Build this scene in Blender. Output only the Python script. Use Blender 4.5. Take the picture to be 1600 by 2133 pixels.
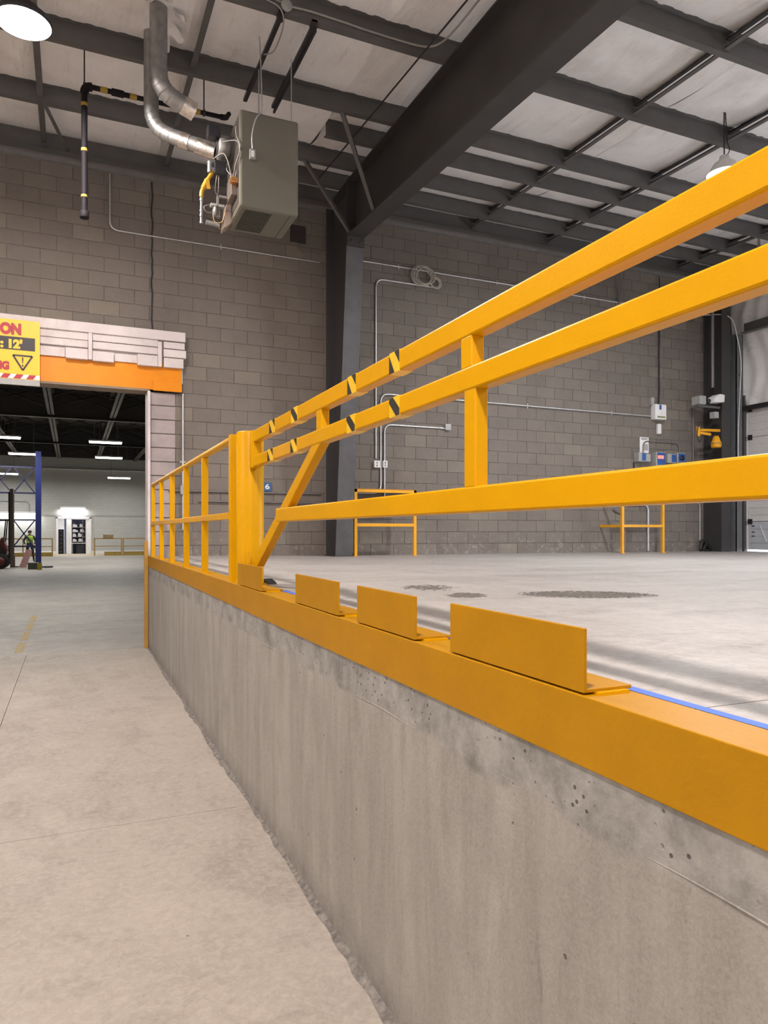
import bpy, bmesh, math, random
from mathutils import Vector, Matrix
random.seed(7)
R = math.radians
for o in list(bpy.data.objects): bpy.data.objects.remove(o)
SC = bpy.context.scene
COL = SC.collection

# ------------------------------------------------------------------ camera
TH, FPX, HV, CAMZ = R(23.57), 1490.0, 1107.0, 1.6
cam = bpy.data.cameras.new('camera'); cam_o = bpy.data.objects.new('camera', cam); COL.objects.link(cam_o)
cam_o.location = (0, 0, CAMZ); cam_o.rotation_euler = (R(90), 0, -TH)
cam.sensor_fit = 'VERTICAL'; cam.sensor_height = 36.0; cam.lens = FPX / 2133 * 36.0
cam.shift_y = (HV - 1066.5) / 2133
cam.clip_end = 300
SC.camera = cam_o

# ------------------------------------------------------------------ world, exposure
w = bpy.data.worlds.new('daylight'); SC.world = w; w.use_nodes = True
w.node_tree.nodes['Background'].inputs[0].default_value = (0.85, 0.92, 1.0, 1)
w.node_tree.nodes['Background'].inputs[1].default_value = 7.0
SC.view_settings.view_transform = 'Standard'; SC.view_settings.look = 'None'
SC.view_settings.gamma = 1.0; SC.view_settings.use_curve_mapping = False
SC.view_settings.exposure = 0.4
LAMP_POWER = 235.0          # each high bay
PINK = (1.0, 0.90, 0.85); COOL = (0.97, 0.98, 1.0)
HALL_POWER = 150.0

# survey helpers: a sight line met with a known plane of the building
ST, CT = math.sin(TH), math.cos(TH)
def ray(u, v):
    a = (u - 800) / FPX; b = (HV - v) / FPX
    return Vector((ST + a * CT, CT - a * ST, b))
def on_y(u, v, Y):
    d = ray(u, v); return Vector((0, 0, CAMZ)) + d * (Y / d.y)
def on_x(u, v, X):
    d = ray(u, v); return Vector((0, 0, CAMZ)) + d * (X / d.x)
def on_z(u, v, Z):
    d = ray(u, v); return Vector((0, 0, CAMZ)) + d * ((Z - CAMZ) / d.z)
def proj(p):
    zc = p[0] * ST + p[1] * CT
    if zc < .05: return None
    return 800 + FPX * (p[0] * CT - p[1] * ST) / zc, HV - FPX * (p[2] - CAMZ) / zc, zc

# ------------------------------------------------------------------ materials
def new_mat(name):
    m = bpy.data.materials.new(name); m.use_nodes = True
    nt = m.node_tree; b = nt.nodes['Principled BSDF']
    return m, nt, b
def L(nt, a, b): nt.links.new(a, b)
def noise(nt, scale, detail=4, rough=.6, vec=None, dist=0.0):
    n = nt.nodes.new('ShaderNodeTexNoise'); n.inputs['Scale'].default_value = scale
    n.inputs['Detail'].default_value = detail; n.inputs['Roughness'].default_value = rough
    n.inputs['Distortion'].default_value = dist
    if vec: L(nt, vec, n.inputs['Vector'])
    return n.outputs[0]
def pos(nt, scale=(1, 1, 1)):
    g = nt.nodes.new('ShaderNodeNewGeometry')
    mp = nt.nodes.new('ShaderNodeMapping'); mp.inputs['Scale'].default_value = scale
    L(nt, g.outputs['Position'], mp.inputs['Vector']); return mp.outputs[0]
def ramp(nt, fac, stops):
    r = nt.nodes.new('ShaderNodeValToRGB'); e = r.color_ramp.elements
    while len(e) < len(stops): e.new(.5)
    for i, (p, c) in enumerate(stops):
        e[i].position = p; e[i].color = (c[0], c[1], c[2], 1) if hasattr(c, '__len__') else (c, c, c, 1)
    L(nt, fac, r.inputs[0]); return r.outputs[0]
def mix(nt, fac, a, b, mode='MIX'):
    n = nt.nodes.new('ShaderNodeMix'); n.data_type = 'RGBA'; n.blend_type = mode
    for s, x in ((n.inputs[0], fac), (n.inputs[6], a), (n.inputs[7], b)):
        if hasattr(x, 'links'): L(nt, x, s)
        elif hasattr(x, '__len__'): s.default_value = (x[0], x[1], x[2], 1)
        else: s.default_value = x if s == n.inputs[0] else (x, x, x, 1)
    return n.outputs[2]
def math_n(nt, op, a, b=0.0):
    n = nt.nodes.new('ShaderNodeMath'); n.operation = op
    for s, x in ((n.inputs[0], a), (n.inputs[1], b)):
        if hasattr(x, 'links'): L(nt, x, s)
        else: s.default_value = x
    return n.outputs[0]
def bump(nt, b, h, strength=.3, dist=.01):
    n = nt.nodes.new('ShaderNodeBump'); n.inputs['Strength'].default_value = strength
    n.inputs['Distance'].default_value = dist; L(nt, h, n.inputs['Height']); L(nt, n.outputs[0], b.inputs['Normal'])
def srgb(r, g, b):
    f = lambda c: (c / 255 / 12.92) if c <= 10 else ((c / 255 + .055) / 1.055) ** 2.4
    return (f(r), f(g), f(b))
def simple(name, c, rough=.6, metal=0.0, var=.12, scale=6, bstr=.0, bscale=60, spec=.5):
    m, nt, b = new_mat(name); p = pos(nt)
    d = tuple(x * (1 - var) for x in c); h = tuple(min(1, x * (1 + var)) for x in c)
    L(nt, ramp(nt, noise(nt, scale, 4, .6, p), [(.3, d), (.7, h)]), b.inputs['Base Color'])
    b.inputs['Roughness'].default_value = rough; b.inputs['Metallic'].default_value = metal
    b.inputs['Specular IOR Level'].default_value = spec
    if bstr: bump(nt, b, noise(nt, bscale, 3, .6, p), bstr, .004)
    return m
def emit(name, c, s):
    m, nt, b = new_mat(name)
    b.inputs['Base Color'].default_value = (c[0], c[1], c[2], 1)
    b.inputs['Emission Color'].default_value = (c[0], c[1], c[2], 1); b.inputs['Emission Strength'].default_value = s
    return m

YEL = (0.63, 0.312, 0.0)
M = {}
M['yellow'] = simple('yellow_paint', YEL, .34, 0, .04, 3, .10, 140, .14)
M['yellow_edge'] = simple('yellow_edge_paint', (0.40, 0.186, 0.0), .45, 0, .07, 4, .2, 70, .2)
M['orange'] = simple('orange_paint', (0.80, 0.26, 0.0), .38, 0, .06, 5, .2, 60, .35)
M['yellow_guard'] = simple('yellow_guard_paint', (0.78, 0.36, 0.006), .45, 0, .08, 5)
M['black'] = simple('black_tape', (.018, .018, .014), .5, 0, .3, 40)
M['steel'] = simple('dark_primer_steel', (.047, .044, .045), .55, 0, .12, 3)
M['purlin'] = simple('grey_purlin_steel', (.105, .101, .099), .5, .0, .12, 4)
M['strut'] = simple('black_strut_steel', (.022, .019, .021), .5, 0, .3, 14)
M['galv'] = simple('galvanised_steel', (.34, .335, .325), .5, .75, .2, 14)
M['conduit'] = simple('zinc_conduit', (.60, .60, .60), .38, .75, .1, 12)
M['conduit_dull'] = simple('dull_conduit', (.20, .18, .175), .5, .4, .15, 12)
M['foil'] = simple('foil_tape', (.80, .74, .68), .25, .95, .2, 30, .9, 60)
M['pipe'] = simple('black_iron_pipe', (.011, .009, .012), .7, 0, .2, 20, 0, 60, .2)
M['band'] = simple('yellow_band', (.34, .22, .03), .6)
M['heater'] = simple('taupe_enamel', (.150, .142, .112), .42, 0, .04, 2)
M['heater_dark'] = simple('dark_slot', (.012, .012, .010), .7)
M['dark_plastic'] = simple('dark_plastic', (.02, .02, .026), .45)
M['wire'] = simple('grey_wire', (.30, .285, .265), .5)
M['wire_tan'] = simple('tan_wire', (.55, .38, .18), .5)
M['copper'] = simple('copper', (.75, .36, .12), .3, .9)
M['valve'] = simple('yellow_valve', (.55, .30, .02), .45)
M['white'] = simple('white_paint', (.80, .78, .78), .55, 0, .06, 5)
M['grey_box'] = simple('grey_box', (.36, .36, .35), .5)
M['blue_label'] = simple('blue_label', (.02, .09, .32), .45)
M['cable'] = simple('grey_cable', (.46, .42, .37), .6)
M['tape'] = simple('blue_tape', (.06, .14, .62), .6)
M['brown_edge'] = simple('ochre_paint', (.42, .22, .03), .5)
M['rust'] = simple('rusty_plate', (.32, .16, .08), .6)
M['sealant'] = simple('dark_sealant', (.035, .030, .030), .8)
M['blue_rack'] = simple('blue_rack', (.012, .020, .12), .5)
M['rack_dark'] = simple('dark_blue_bar', (.012, .014, .05), .5)
M['hall_wall_rail'] = simple('ochre_rail', (.40, .24, .07), .5)
M['hall_curb'] = simple('ochre_curb', (.40, .27, .05), .6)
M['hall_steel'] = simple('hall_steel', (.11, .095, .08), .55)
M['hall_dark'] = simple('hall_dark_steel', (.035, .029, .027), .7)
M['red'] = simple('red_paint', (.13, .014, .012), .5)
M['mast'] = simple('brown_mast', (.13, .095, .07), .5)
M['rubber'] = simple('black_rubber', (.015, .015, .015), .8)
M['cloth_dark'] = simple('dark_cloth', (.022, .022, .03), .9)
M['cloth_navy'] = simple('navy_cloth', (.02, .035, .11), .9)
M['vest'] = simple('hi_vis_vest', (.34, .52, .06), .8)
M['skin'] = simple('skin', (.42, .24, .17), .6)
M['card'] = simple('cardboard', (.30, .20, .09), .8)
M['pink'] = simple('pink_board', (.62, .36, .34), .7)
M['sign_yellow'] = simple('sign_yellow', (.93, .52, .025), .45, 0, .02)
M['sign_red'] = simple('sign_red', (.42, .03, .042), .5, 0, .02)
M['sign_black'] = simple('sign_black', (.03, .027, .032), .5, 0, .02)
M['sign_white'] = simple('sign_white', (.82, .76, .76), .5, 0, .02)
M['door'] = simple('white_door_panel', (.66, .645, .635), .5, 0, .06, 5)
M['door_low'] = simple('grey_door_panel', (.48, .50, .54), .45, 0, .06, 5)
M['lens'] = emit('lamp_lens_warm', (1, .93, .92), 9.0)
M['lens_cool'] = emit('lamp_lens_cool', (1, .97, .95), 9.0)
M['tube'] = emit('lamp_tube', (1, .98, .95), 7.0)
M['led_red'] = emit('red_led', (1, .08, .06), 3.0)
M['ground_out'] = simple('outside_ground', (.7, .7, .7), .9)

# white painted block
m, nt, b = new_mat('pink_white_block_paint'); p = pos(nt)
c = ramp(nt, noise(nt, 3.0, 5, .65, p), [(.30, (.60, .53, .52)), (.62, (.72, .65, .64))])
c = mix(nt, ramp(nt, noise(nt, 9, 5, .7, pos(nt, (1, 1, .35))), [(.62, 0), (.72, .45)]), c, (.36, .30, .29))
L(nt, c, b.inputs['Base Color']); b.inputs['Roughness'].default_value = .6
bump(nt, b, noise(nt, 50, 4, .6, p), .3, .006); M['white_block'] = m
m, nt, b = new_mat('jamb_block_paint'); p = pos(nt)
c = ramp(nt, noise(nt, 3.0, 5, .65, p), [(.30, (.30, .25, .245)), (.65, (.42, .355, .35))])
c = mix(nt, ramp(nt, noise(nt, 8, 4, .7, pos(nt, (1.5, 1, .5))), [(.66, 0), (.72, .5)]), c, (.62, .56, .54))
L(nt, c, b.inputs['Base Color']); b.inputs['Roughness'].default_value = .7
bump(nt, b, noise(nt, 60, 4, .6, p), .35, .006); M['jamb_block'] = m

# concrete block
m, nt, b = new_mat('concrete_block'); p = pos(nt)
oi = nt.nodes.new('ShaderNodeObjectInfo'); ge = nt.nodes.new('ShaderNodeNewGeometry')
rnd = math_n(nt, 'FRACT', math_n(nt, 'ADD', oi.outputs['Random'], ge.outputs['Random Per Island']))
c = ramp(nt, rnd, [(0, (.190, .165, .144)), (.5, (.206, .180, .158)), (.93, (.217, .190, .163)), (1, (.25, .22, .18))])
c = mix(nt, ramp(nt, noise(nt, 2.2, 5, .65, p), [(.35, 0), (.75, .5)]), c, (.135, .117, .103))
c = mix(nt, ramp(nt, noise(nt, 55, 4, .7, p), [(.42, 0), (.62, .22)]), c, (.26, .225, .195))
sp = nt.nodes.new('ShaderNodeSeparateXYZ'); L(nt, ge.outputs['Position'], sp.inputs[0])
low = ramp(nt, math_n(nt, 'MULTIPLY', math_n(nt, 'SUBTRACT', sp.outputs[2], 1.2), 1.0), [(0.05, 1), (.55, 0)])
eff = math_n(nt, 'MULTIPLY', ramp(nt, noise(nt, 11, 8, .8, p), [(.52, 0), (.66, .6)]), low)
c = mix(nt, eff, c, (.46, .44, .42))
L(nt, c, b.inputs['Base Color']); b.inputs['Roughness'].default_value = .92; b.inputs['Specular IOR Level'].default_value = .2
bump(nt, b, noise(nt, 110, 4, .7, p), .5, .006); M['block'] = m
M['mortar'] = simple('mortar', (.150, .130, .114), .95, 0, .2, 8, .4, 80)

# lower concrete floor
def concrete_floor(name, lo, hi, dark, smear=(1, 1, 1), rough=.62):
    m, nt, b = new_mat(name); p = pos(nt)
    c = ramp(nt, noise(nt, .9, 6, .6, p), [(.25, lo), (.72, hi)])
    c = mix(nt, ramp(nt, noise(nt, 1.6, 6, .68, pos(nt, smear), 1.2), [(.50, 0), (.72, .62)]), c, dark)
    c = mix(nt, ramp(nt, noise(nt, 90, 5, .75, p), [(.50, 0), (.68, .30)]), c, dark)
    c = mix(nt, ramp(nt, noise(nt, 5.5, 6, .72, p, 1.5), [(.52, 0), (.66, .35)]), c, tuple(x * 1.1 for x in dark))
    c = mix(nt, ramp(nt, noise(nt, 26, 6, .75, p, .6), [(.44, 0), (.60, .42)]), c, tuple(min(1, x * 1.16) for x in hi))
    c = mix(nt, ramp(nt, noise(nt, 14, 4, .7, pos(nt, (1, 3, 1)), 2.0), [(.60, 0), (.72, .22)]), c, dark)
    v = nt.nodes.new('ShaderNodeTexVoronoi'); v.inputs['Scale'].default_value = 3.2; L(nt, p, v.inputs['Vector'])
    c = mix(nt, ramp(nt, v.outputs['Distance'], [(.012, .8), (.022, 0)]), c, tuple(x * .25 for x in dark))
    L(nt, c, b.inputs['Base Color'])
    L(nt, ramp(nt, noise(nt, 4, 5, .6, p), [(.3, rough - .08), (.7, rough + .12)]), b.inputs['Roughness'])
    bump(nt, b, noise(nt, 60, 5, .65, p), .18, .004)
    return m
M['floor_near'] = concrete_floor('lower_floor_concrete', (.262, .229, .194), (.338, .300, .257), (.157, .132, .111), (1, .6, 1))
M['floor_hall'] = concrete_floor('hall_floor_concrete', (.235, .215, .19), (.33, .305, .27), (.15, .135, .12), (.35, 1.6, 1))
M['floor_raised'] = concrete_floor('raised_floor_concrete', (.325, .300, .280), (.43, .40, .378), (.185, .167, .153), (.4, 1.6, 1), .5)
M['joint'] = simple('joint_dark', (.05, .045, .04), .9)
M['grit'] = simple('rough_patch', (.13, .115, .10), .95, 0, .5, 60, .9, 90)

# retaining wall concrete
m, nt, b = new_mat('retaining_wall_concrete'); p = pos(nt)
ge = nt.nodes.new('ShaderNodeNewGeometry'); sp = nt.nodes.new('ShaderNodeSeparateXYZ'); L(nt, ge.outputs['Position'], sp.inputs[0])
streak = noise(nt, 4.0, 6, .66, pos(nt, (1, 1.6, .28)), .5)
c = ramp(nt, streak, [(.36, (.235, .216, .190)), (.62, (.322, .300, .267))])
c = mix(nt, ramp(nt, noise(nt, 2.1, 6, .68, p), [(.48, 0), (.66, .6)]), c, (.225, .208, .187))
c = mix(nt, ramp(nt, noise(nt, 5.5, 6, .7, pos(nt, (1, 1, .6))), [(.58, 0), (.70, .55)]), c, (.175, .160, .142))
c = mix(nt, ramp(nt, noise(nt, 130, 4, .75, p), [(.40, 0), (.62, .28)]), c, (.42, .395, .36))
c = mix(nt, ramp(nt, noise(nt, 75, 4, .75, p), [(.56, 0), (.70, .45)]), c, (.17, .155, .14))
fine = noise(nt, 2.2, 5, .65, pos(nt, (1, 7, .12)))
c = mix(nt, ramp(nt, fine, [(.60, 0), (.70, .30)]), c, (.42, .40, .37))
c = mix(nt, ramp(nt, noise(nt, 9.0, 5, .7, pos(nt, (1, 2.6, .30))), [(.63, 0), (.74, .55)]), c, (.15, .135, .12))
wob = math_n(nt, 'ADD', sp.outputs[2], math_n(nt, 'MULTIPLY', math_n(nt, 'SUBTRACT', noise(nt, 4, 4, .6, p), .5), .12))
top = ramp(nt, math_n(nt, 'MULTIPLY', math_n(nt, 'SUBTRACT', wob, .90), 4.0), [(.34, 0), (.42, 1)])
ctop = ramp(nt, noise(nt, 7, 6, .7, p), [(.36, (.15, .143, .132)), (.62, (.33, .316, .292))])
c = mix(nt, math_n(nt, 'MULTIPLY', top, .85), c, ctop)
v = nt.nodes.new('ShaderNodeTexVoronoi'); v.inputs['Scale'].default_value = 42; L(nt, p, v.inputs['Vector'])
sel = ramp(nt, noise(nt, 6, 3, .5, p), [(.46, 0), (.53, 1)])
holes = math_n(nt, 'MULTIPLY', ramp(nt, v.outputs['Distance'], [(.14, 1), (.24, 0)]), math_n(nt, 'MULTIPLY', sel, math_n(nt, 'ADD', math_n(nt, 'MULTIPLY', top, .85), .06)))
v2 = nt.nodes.new('ShaderNodeTexVoronoi'); v2.inputs['Scale'].default_value = 7; L(nt, p, v2.inputs['Vector'])
holes = math_n(nt, 'MAXIMUM', holes, ramp(nt, v2.outputs['Distance'], [(.03, .8), (.05, 0)]))
c = mix(nt, holes, c, (.06, .053, .05))
dirt = math_n(nt, 'MULTIPLY', ramp(nt, sp.outputs[2], [(.0, 1), (.16, 0)]), ramp(nt, noise(nt, 12, 5, .7, p), [(.35, .15), (.65, .85)]))
c = mix(nt, dirt, c, (.14, .12, .105))
L(nt, c, b.inputs['Base Color']); b.inputs['Roughness'].default_value = .75
hh = math_n(nt, 'SUBTRACT', math_n(nt, 'ADD', math_n(nt, 'MULTIPLY', streak, .5), math_n(nt, 'MULTIPLY', noise(nt, 45, 5, .65, p), .5)), holes)
bump(nt, b, hh, .5, .006); M['retain'] = m

# vinyl insulation
m, nt, b = new_mat('white_vinyl_insulation'); p = pos(nt)
c = ramp(nt, noise(nt, 1.4, 5, .65, p), [(.3, (.80, .775, .765)), (.65, (.91, .895, .89))])
c = mix(nt, ramp(nt, noise(nt, 3.0, 6, .72, pos(nt, (3.0, .45, 1)), .4), [(.56, 0), (.70, .38)]), c, (.50, .45, .43))
c = mix(nt, ramp(nt, noise(nt, 1.1, 4, .6, p), [(.56, 0), (.72, .35)]), c, (.50, .44, .40))
L(nt, c, b.inputs['Base Color']); b.inputs['Roughness'].default_value = .28; b.inputs['Specular IOR Level'].default_value = .5
bump(nt, b, noise(nt, 6, 5, .65, pos(nt, (2.4, .55, 1)), 1.0), .32, .03); M['vinyl'] = m
M['vinyl_wall'] = M['vinyl']
# plain walls out of frame, hall rear wall
M['plain_wall'] = simple('plain_block_wall', (.22, .19, .17), .9, 0, .1, 2)
m, nt, b = new_mat('white_painted_block_wall'); p = pos(nt)
br = nt.nodes.new('ShaderNodeTexBrick'); br.inputs['Scale'].default_value = 1.0
for k, x in (('Brick Width', .4), ('Row Height', .2), ('Mortar Size', .006), ('Mortar Smooth', .4)): br.inputs[k].default_value = x
br.inputs['Color1'].default_value = (.50, .50, .475, 1); br.inputs['Color2'].default_value = (.47, .47, .445, 1); br.inputs['Mortar'].default_value = (.36, .36, .345, 1)
cx = nt.nodes.new('ShaderNodeCombineXYZ'); ge = nt.nodes.new('ShaderNodeNewGeometry'); sp = nt.nodes.new('ShaderNodeSeparateXYZ')
L(nt, ge.outputs['Position'], sp.inputs[0]); L(nt, sp.outputs[0], cx.inputs[0]); L(nt, sp.outputs[2], cx.inputs[1]); L(nt, cx.outputs[0], br.inputs['Vector'])
L(nt, br.outputs['Color'], b.inputs['Base Color']); b.inputs['Roughness'].default_value = .6; M['hall_wall'] = m

# ------------------------------------------------------------------ mesh building
class MB:
    def __init__(s): s.v = []; s.f = []; s.sm = []
    def add(s, vs, fs, smooth=False):
        n = len(s.v); s.v += [tuple(x) for x in vs]; s.f += [tuple(i + n for i in f) for f in fs]; s.sm += [smooth] * len(fs); return s
    def box(s, x0, x1, y0, y1, z0, z1):
        vs = [(x, y, z) for z in (z0, z1) for y in (y0, y1) for x in (x0, x1)]
        return s.add(vs, [(0, 2, 3, 1), (4, 5, 7, 6), (0, 1, 5, 4), (2, 6, 7, 3), (0, 4, 6, 2), (1, 3, 7, 5)])
    def bar(s, a, b, wx, wz, up=(0, 0, 1)):
        a = Vector(a); b = Vector(b); d = (b - a).normalized(); up = Vector(up)
        if abs(d.dot(up)) > .99: up = Vector((0, 1, 0))
        r = d.cross(up).normalized() * (wx / 2); t = r.cross(d).normalized() * (wz / 2)
        vs = [q + sx * r + sz * t for q in (a, b) for sz in (-1, 1) for sx in (-1, 1)]
        return s.add(vs, [(0, 1, 3, 2), (4, 6, 7, 5), (0, 4, 5, 1), (2, 3, 7, 6), (0, 2, 6, 4), (1, 5, 7, 3)])
    def tube(s, pts, r, n=12, caps=True):
        pts = [Vector(p) for p in pts]; m = len(pts)
        rr = r if hasattr(r, '__len__') else [r] * m
        t0 = (pts[1] - pts[0]).normalized(); ref = Vector((0, 0, 1)) if abs(t0.z) < .9 else Vector((1, 0, 0))
        nrm = (ref - t0 * ref.dot(t0)).normalized(); vs = []
        for i, p in enumerate(pts):
            t = (pts[min(i + 1, m - 1)] - pts[max(i - 1, 0)])
            t = t.normalized() if t.length > 1e-9 else t0
            nrm = (nrm - t * nrm.dot(t)).normalized(); bn = t.cross(nrm)
            for k in range(n):
                a = 2 * math.pi * k / n; vs.append(p + rr[i] * (math.cos(a) * nrm + math.sin(a) * bn))
        fs = [(i * n + k, i * n + (k + 1) % n, (i + 1) * n + (k + 1) % n, (i + 1) * n + k) for i in range(m - 1) for k in range(n)]
        s.add(vs, fs, True)
        if caps:
            s.add(vs[:n], [tuple(reversed(range(n)))]); s.add(vs[-n:], [tuple(range(n))])
        return s
    def lathe(s, prof, c, n=32, axis='z'):
        vs = []
        for r, h in prof:
            for k in range(n):
                a = 2 * math.pi * k / n
                if axis == 'z': vs.append((c[0] + r * math.cos(a), c[1] + r * math.sin(a), c[2] + h))
                elif axis == 'x': vs.append((c[0] + h, c[1] + r * math.cos(a), c[2] + r * math.sin(a)))
                else: vs.append((c[0] + r * math.cos(a), c[1] + h, c[2] + r * math.sin(a)))
        m = len(prof)
        return s.add(vs, [(i * n + k, i * n + (k + 1) % n, (i + 1) * n + (k + 1) % n, (i + 1) * n + k) for i in range(m - 1) for k in range(n)], True)
    def prism(s, poly, axis, a0, a1):
        def P(p, a):
            return {'x': (a, p[0], p[1]), 'y': (p[0], a, p[1]), 'z': (p[0], p[1], a)}[axis]
        n = len(poly); vs = [P(p, a0) for p in poly] + [P(p, a1) for p in poly]
        fs = [tuple(range(n - 1, -1, -1)), tuple(range(n, 2 * n))] + [(i, (i + 1) % n, n + (i + 1) % n, n + i) for i in range(n)]
        return s.add(vs, fs)
    def sphere(s, c, r, n=12, sc=(1, 1, 1)):
        prof = [(max(1e-4, r * math.sin(math.pi * i / n)), -r * math.cos(math.pi * i / n)) for i in range(n + 1)]
        k0 = len(s.v); s.lathe(prof, (0, 0, 0), n * 2)
        for i in range(k0, len(s.v)):
            v = s.v[i]; s.v[i] = (c[0] + v[0] * sc[0], c[1] + v[1] * sc[1], c[2] + v[2] * sc[2])
        return s
def wloc(o):
    x = Vector((0, 0, 0))
    while o: x = x + Vector(o.location); o = o.parent
    return x
def mesh_of(name, mb, off, mat, bevel=0):
    me = bpy.data.meshes.new(name)
    me.from_pydata([(v[0] - off.x, v[1] - off.y, v[2] - off.z) for v in mb.v], [], mb.f)
    me.polygons.foreach_set('use_smooth', mb.sm)
    bm = bmesh.new(); bm.from_mesh(me)
    if bevel:
        bmesh.ops.remove_doubles(bm, verts=bm.verts, dist=1e-5)
        es = [e for e in bm.edges if len(e.link_faces) == 2 and e.calc_face_angle(0) > .6]
        bmesh.ops.bevel(bm, geom=es, offset=bevel, segments=2, affect='EDGES', profile=.5, clamp_overlap=True)
    bmesh.ops.recalc_face_normals(bm, faces=bm.faces); bm.to_mesh(me); bm.free()
    if mat: me.materials.append(M[mat] if isinstance(mat, str) else mat)
    return me
def ob(name, mb, mat, parent=None, bevel=0, label=None):
    off = wloc(parent) if parent else Vector((0, 0, 0))
    o = bpy.data.objects.new(name, mesh_of(name, mb, off, mat, bevel)); COL.objects.link(o)
    if parent: o.parent = parent
    if label: o['label'] = label
    return o
def thing(name, label, cat, loc, group=None):
    o = bpy.data.objects.new(name, None); COL.objects.link(o); o.location = loc; o.empty_display_size = .1
    o['label'] = label; o['category'] = cat
    if group: o['group'] = group
    return o
def single(name, mb, mat, label, cat, group=None, bevel=0, origin=None):
    off = Vector(origin) if origin else Vector((0, 0, 0))
    o = bpy.data.objects.new(name, mesh_of(name, mb, off, mat, bevel)); COL.objects.link(o); o.location = off
    o['label'] = label; o['category'] = cat
    if group: o['group'] = group
    return o
def struct(name, mb, mat, bevel=0):
    o = ob(name, mb, mat, None, bevel); o['kind'] = 'structure'; return o
def inst(src, name, parent, loc):
    o = bpy.data.objects.new(name, src); COL.objects.link(o); o.location = loc
    if parent: o.parent = parent
    return o
def arc(a, corner, b, r, n=7):
    a = Vector(a); c = Vector(corner); b = Vector(b)
    d1 = (a - c).normalized(); d2 = (b - c).normalized(); p0 = c + d1 * r; p1 = c + d2 * r
    return [(1 - t) ** 2 * p0 + 2 * t * (1 - t) * c + t * t * p1 for t in [i / n for i in range(n + 1)]]
def path(pts, r, n=7):
    out = [Vector(pts[0])]
    for i in range(1, len(pts) - 1): out += arc(pts[i - 1], pts[i], pts[i + 1], r, n)
    return out + [Vector(pts[-1])]

YW = 10.5                    # face of the block wall
X0 = 0.965                   # face of the retaining wall
ZS = 1.26                    # raised floor at its edge
def slab_z(x):
    pts = [(.9, 1.26), (1.3, 1.258), (3.6, 1.226), (12.4, 1.206)]
    for (xa, za), (xb, zb) in zip(pts, pts[1:]):
        if x <= xb: return za + (zb - za) * (x - xa) / (xb - xa)
    return 1.206

# ================================================================== SETTING
fl = struct('floor', MB().box(-8, 1.2, -8, YW, -.3, -.012).box(-14, 9, YW, 56, -.3, -.012), 'joint')
for (x0, x1, y0, y1, mt) in ((-8, -.542, -8, 4.148, 'floor_near'), (-.538, X0 + .1, -8, 4.148, 'floor_near'),
                             (-8, -.542, 4.152, 10.36, 'floor_near'), (-.538, X0 + .1, 4.152, 10.36, 'floor_near'),
                             (-14, 9, 10.364, 56, 'floor_hall')):
    ob('slab_panel', MB().box(x0, x1, y0, y1, -.15, 0), mt, fl)
mb = MB()
for k, yy in enumerate((10.55, 11.75, 12.95, 14.15)):
    mb.box(-.70, -.60, yy, yy + .95, .0, .002)
ob('painted_line', mb, simple('faded_line_paint', (.34, .25, .10), .7, 0, .35, 25), fl)

fr = struct('floor_raised', MB().box(X0 + .02, 12.4, -8, YW, .2, 1.18), 'joint')
for (y0, y1) in ((-8, 1.018), (1.022, YW)):
    for (xa, xb) in ((X0 + .03, 1.3), (1.3, 3.6), (3.6, 6.998), (7.002, 12.4)):
        mb = MB(); za, zb = slab_z(xa), slab_z(xb)
        vs = [(xa, y0, 1.0), (xb, y0, 1.0), (xb, y1, 1.0), (xa, y1, 1.0), (xa, y0, za), (xb, y0, zb), (xb, y1, zb), (xa, y1, za)]
        mb.add(vs, [(0, 3, 2, 1), (4, 5, 6, 7), (0, 1, 5, 4), (1, 2, 6, 5), (2, 3, 7, 6), (3, 0, 4, 7)])
        ob('slab_panel', mb, 'floor_raised', fr)
# scabbed patches of rough grit on the raised floor
def grit(u0, u1, v0, v1, n, seed):
    random.seed(seed); mb = MB()
    for i in range(n):
        a = random.uniform(0, 6.283); r = random.random() ** .75
        u = (u0 + u1) / 2 + (u1 - u0) / 2 * r * math.cos(a); v = (v0 + v1) / 2 + (v1 - v0) / 2 * r * math.sin(a)
        c = on_z(u, v, 1.236); sz = random.uniform(.012, .05) * (1.2 - r); z = slab_z(c.x) + .0006
        k = 6; vs = [(c.x + sz * random.uniform(.5, 1.2) * math.cos(6.283 * q / k), c.y + .8 * sz * random.uniform(.5, 1.2) * math.sin(6.283 * q / k), z) for q in range(k)] + [(c.x, c.y, z + sz * .12)]
        mb.add(vs, [(q, (q + 1) % k, k) for q in range(k)])
    o = ob('grit_patch', mb, 'grit', fr); o['kind'] = 'stuff'
grit(1075, 1372, 1231, 1248, 1500, 3); grit(925, 1015, 1239, 1251, 300, 4); grit(830, 960, 1220, 1236, 160, 5)
random.seed(8)

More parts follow.
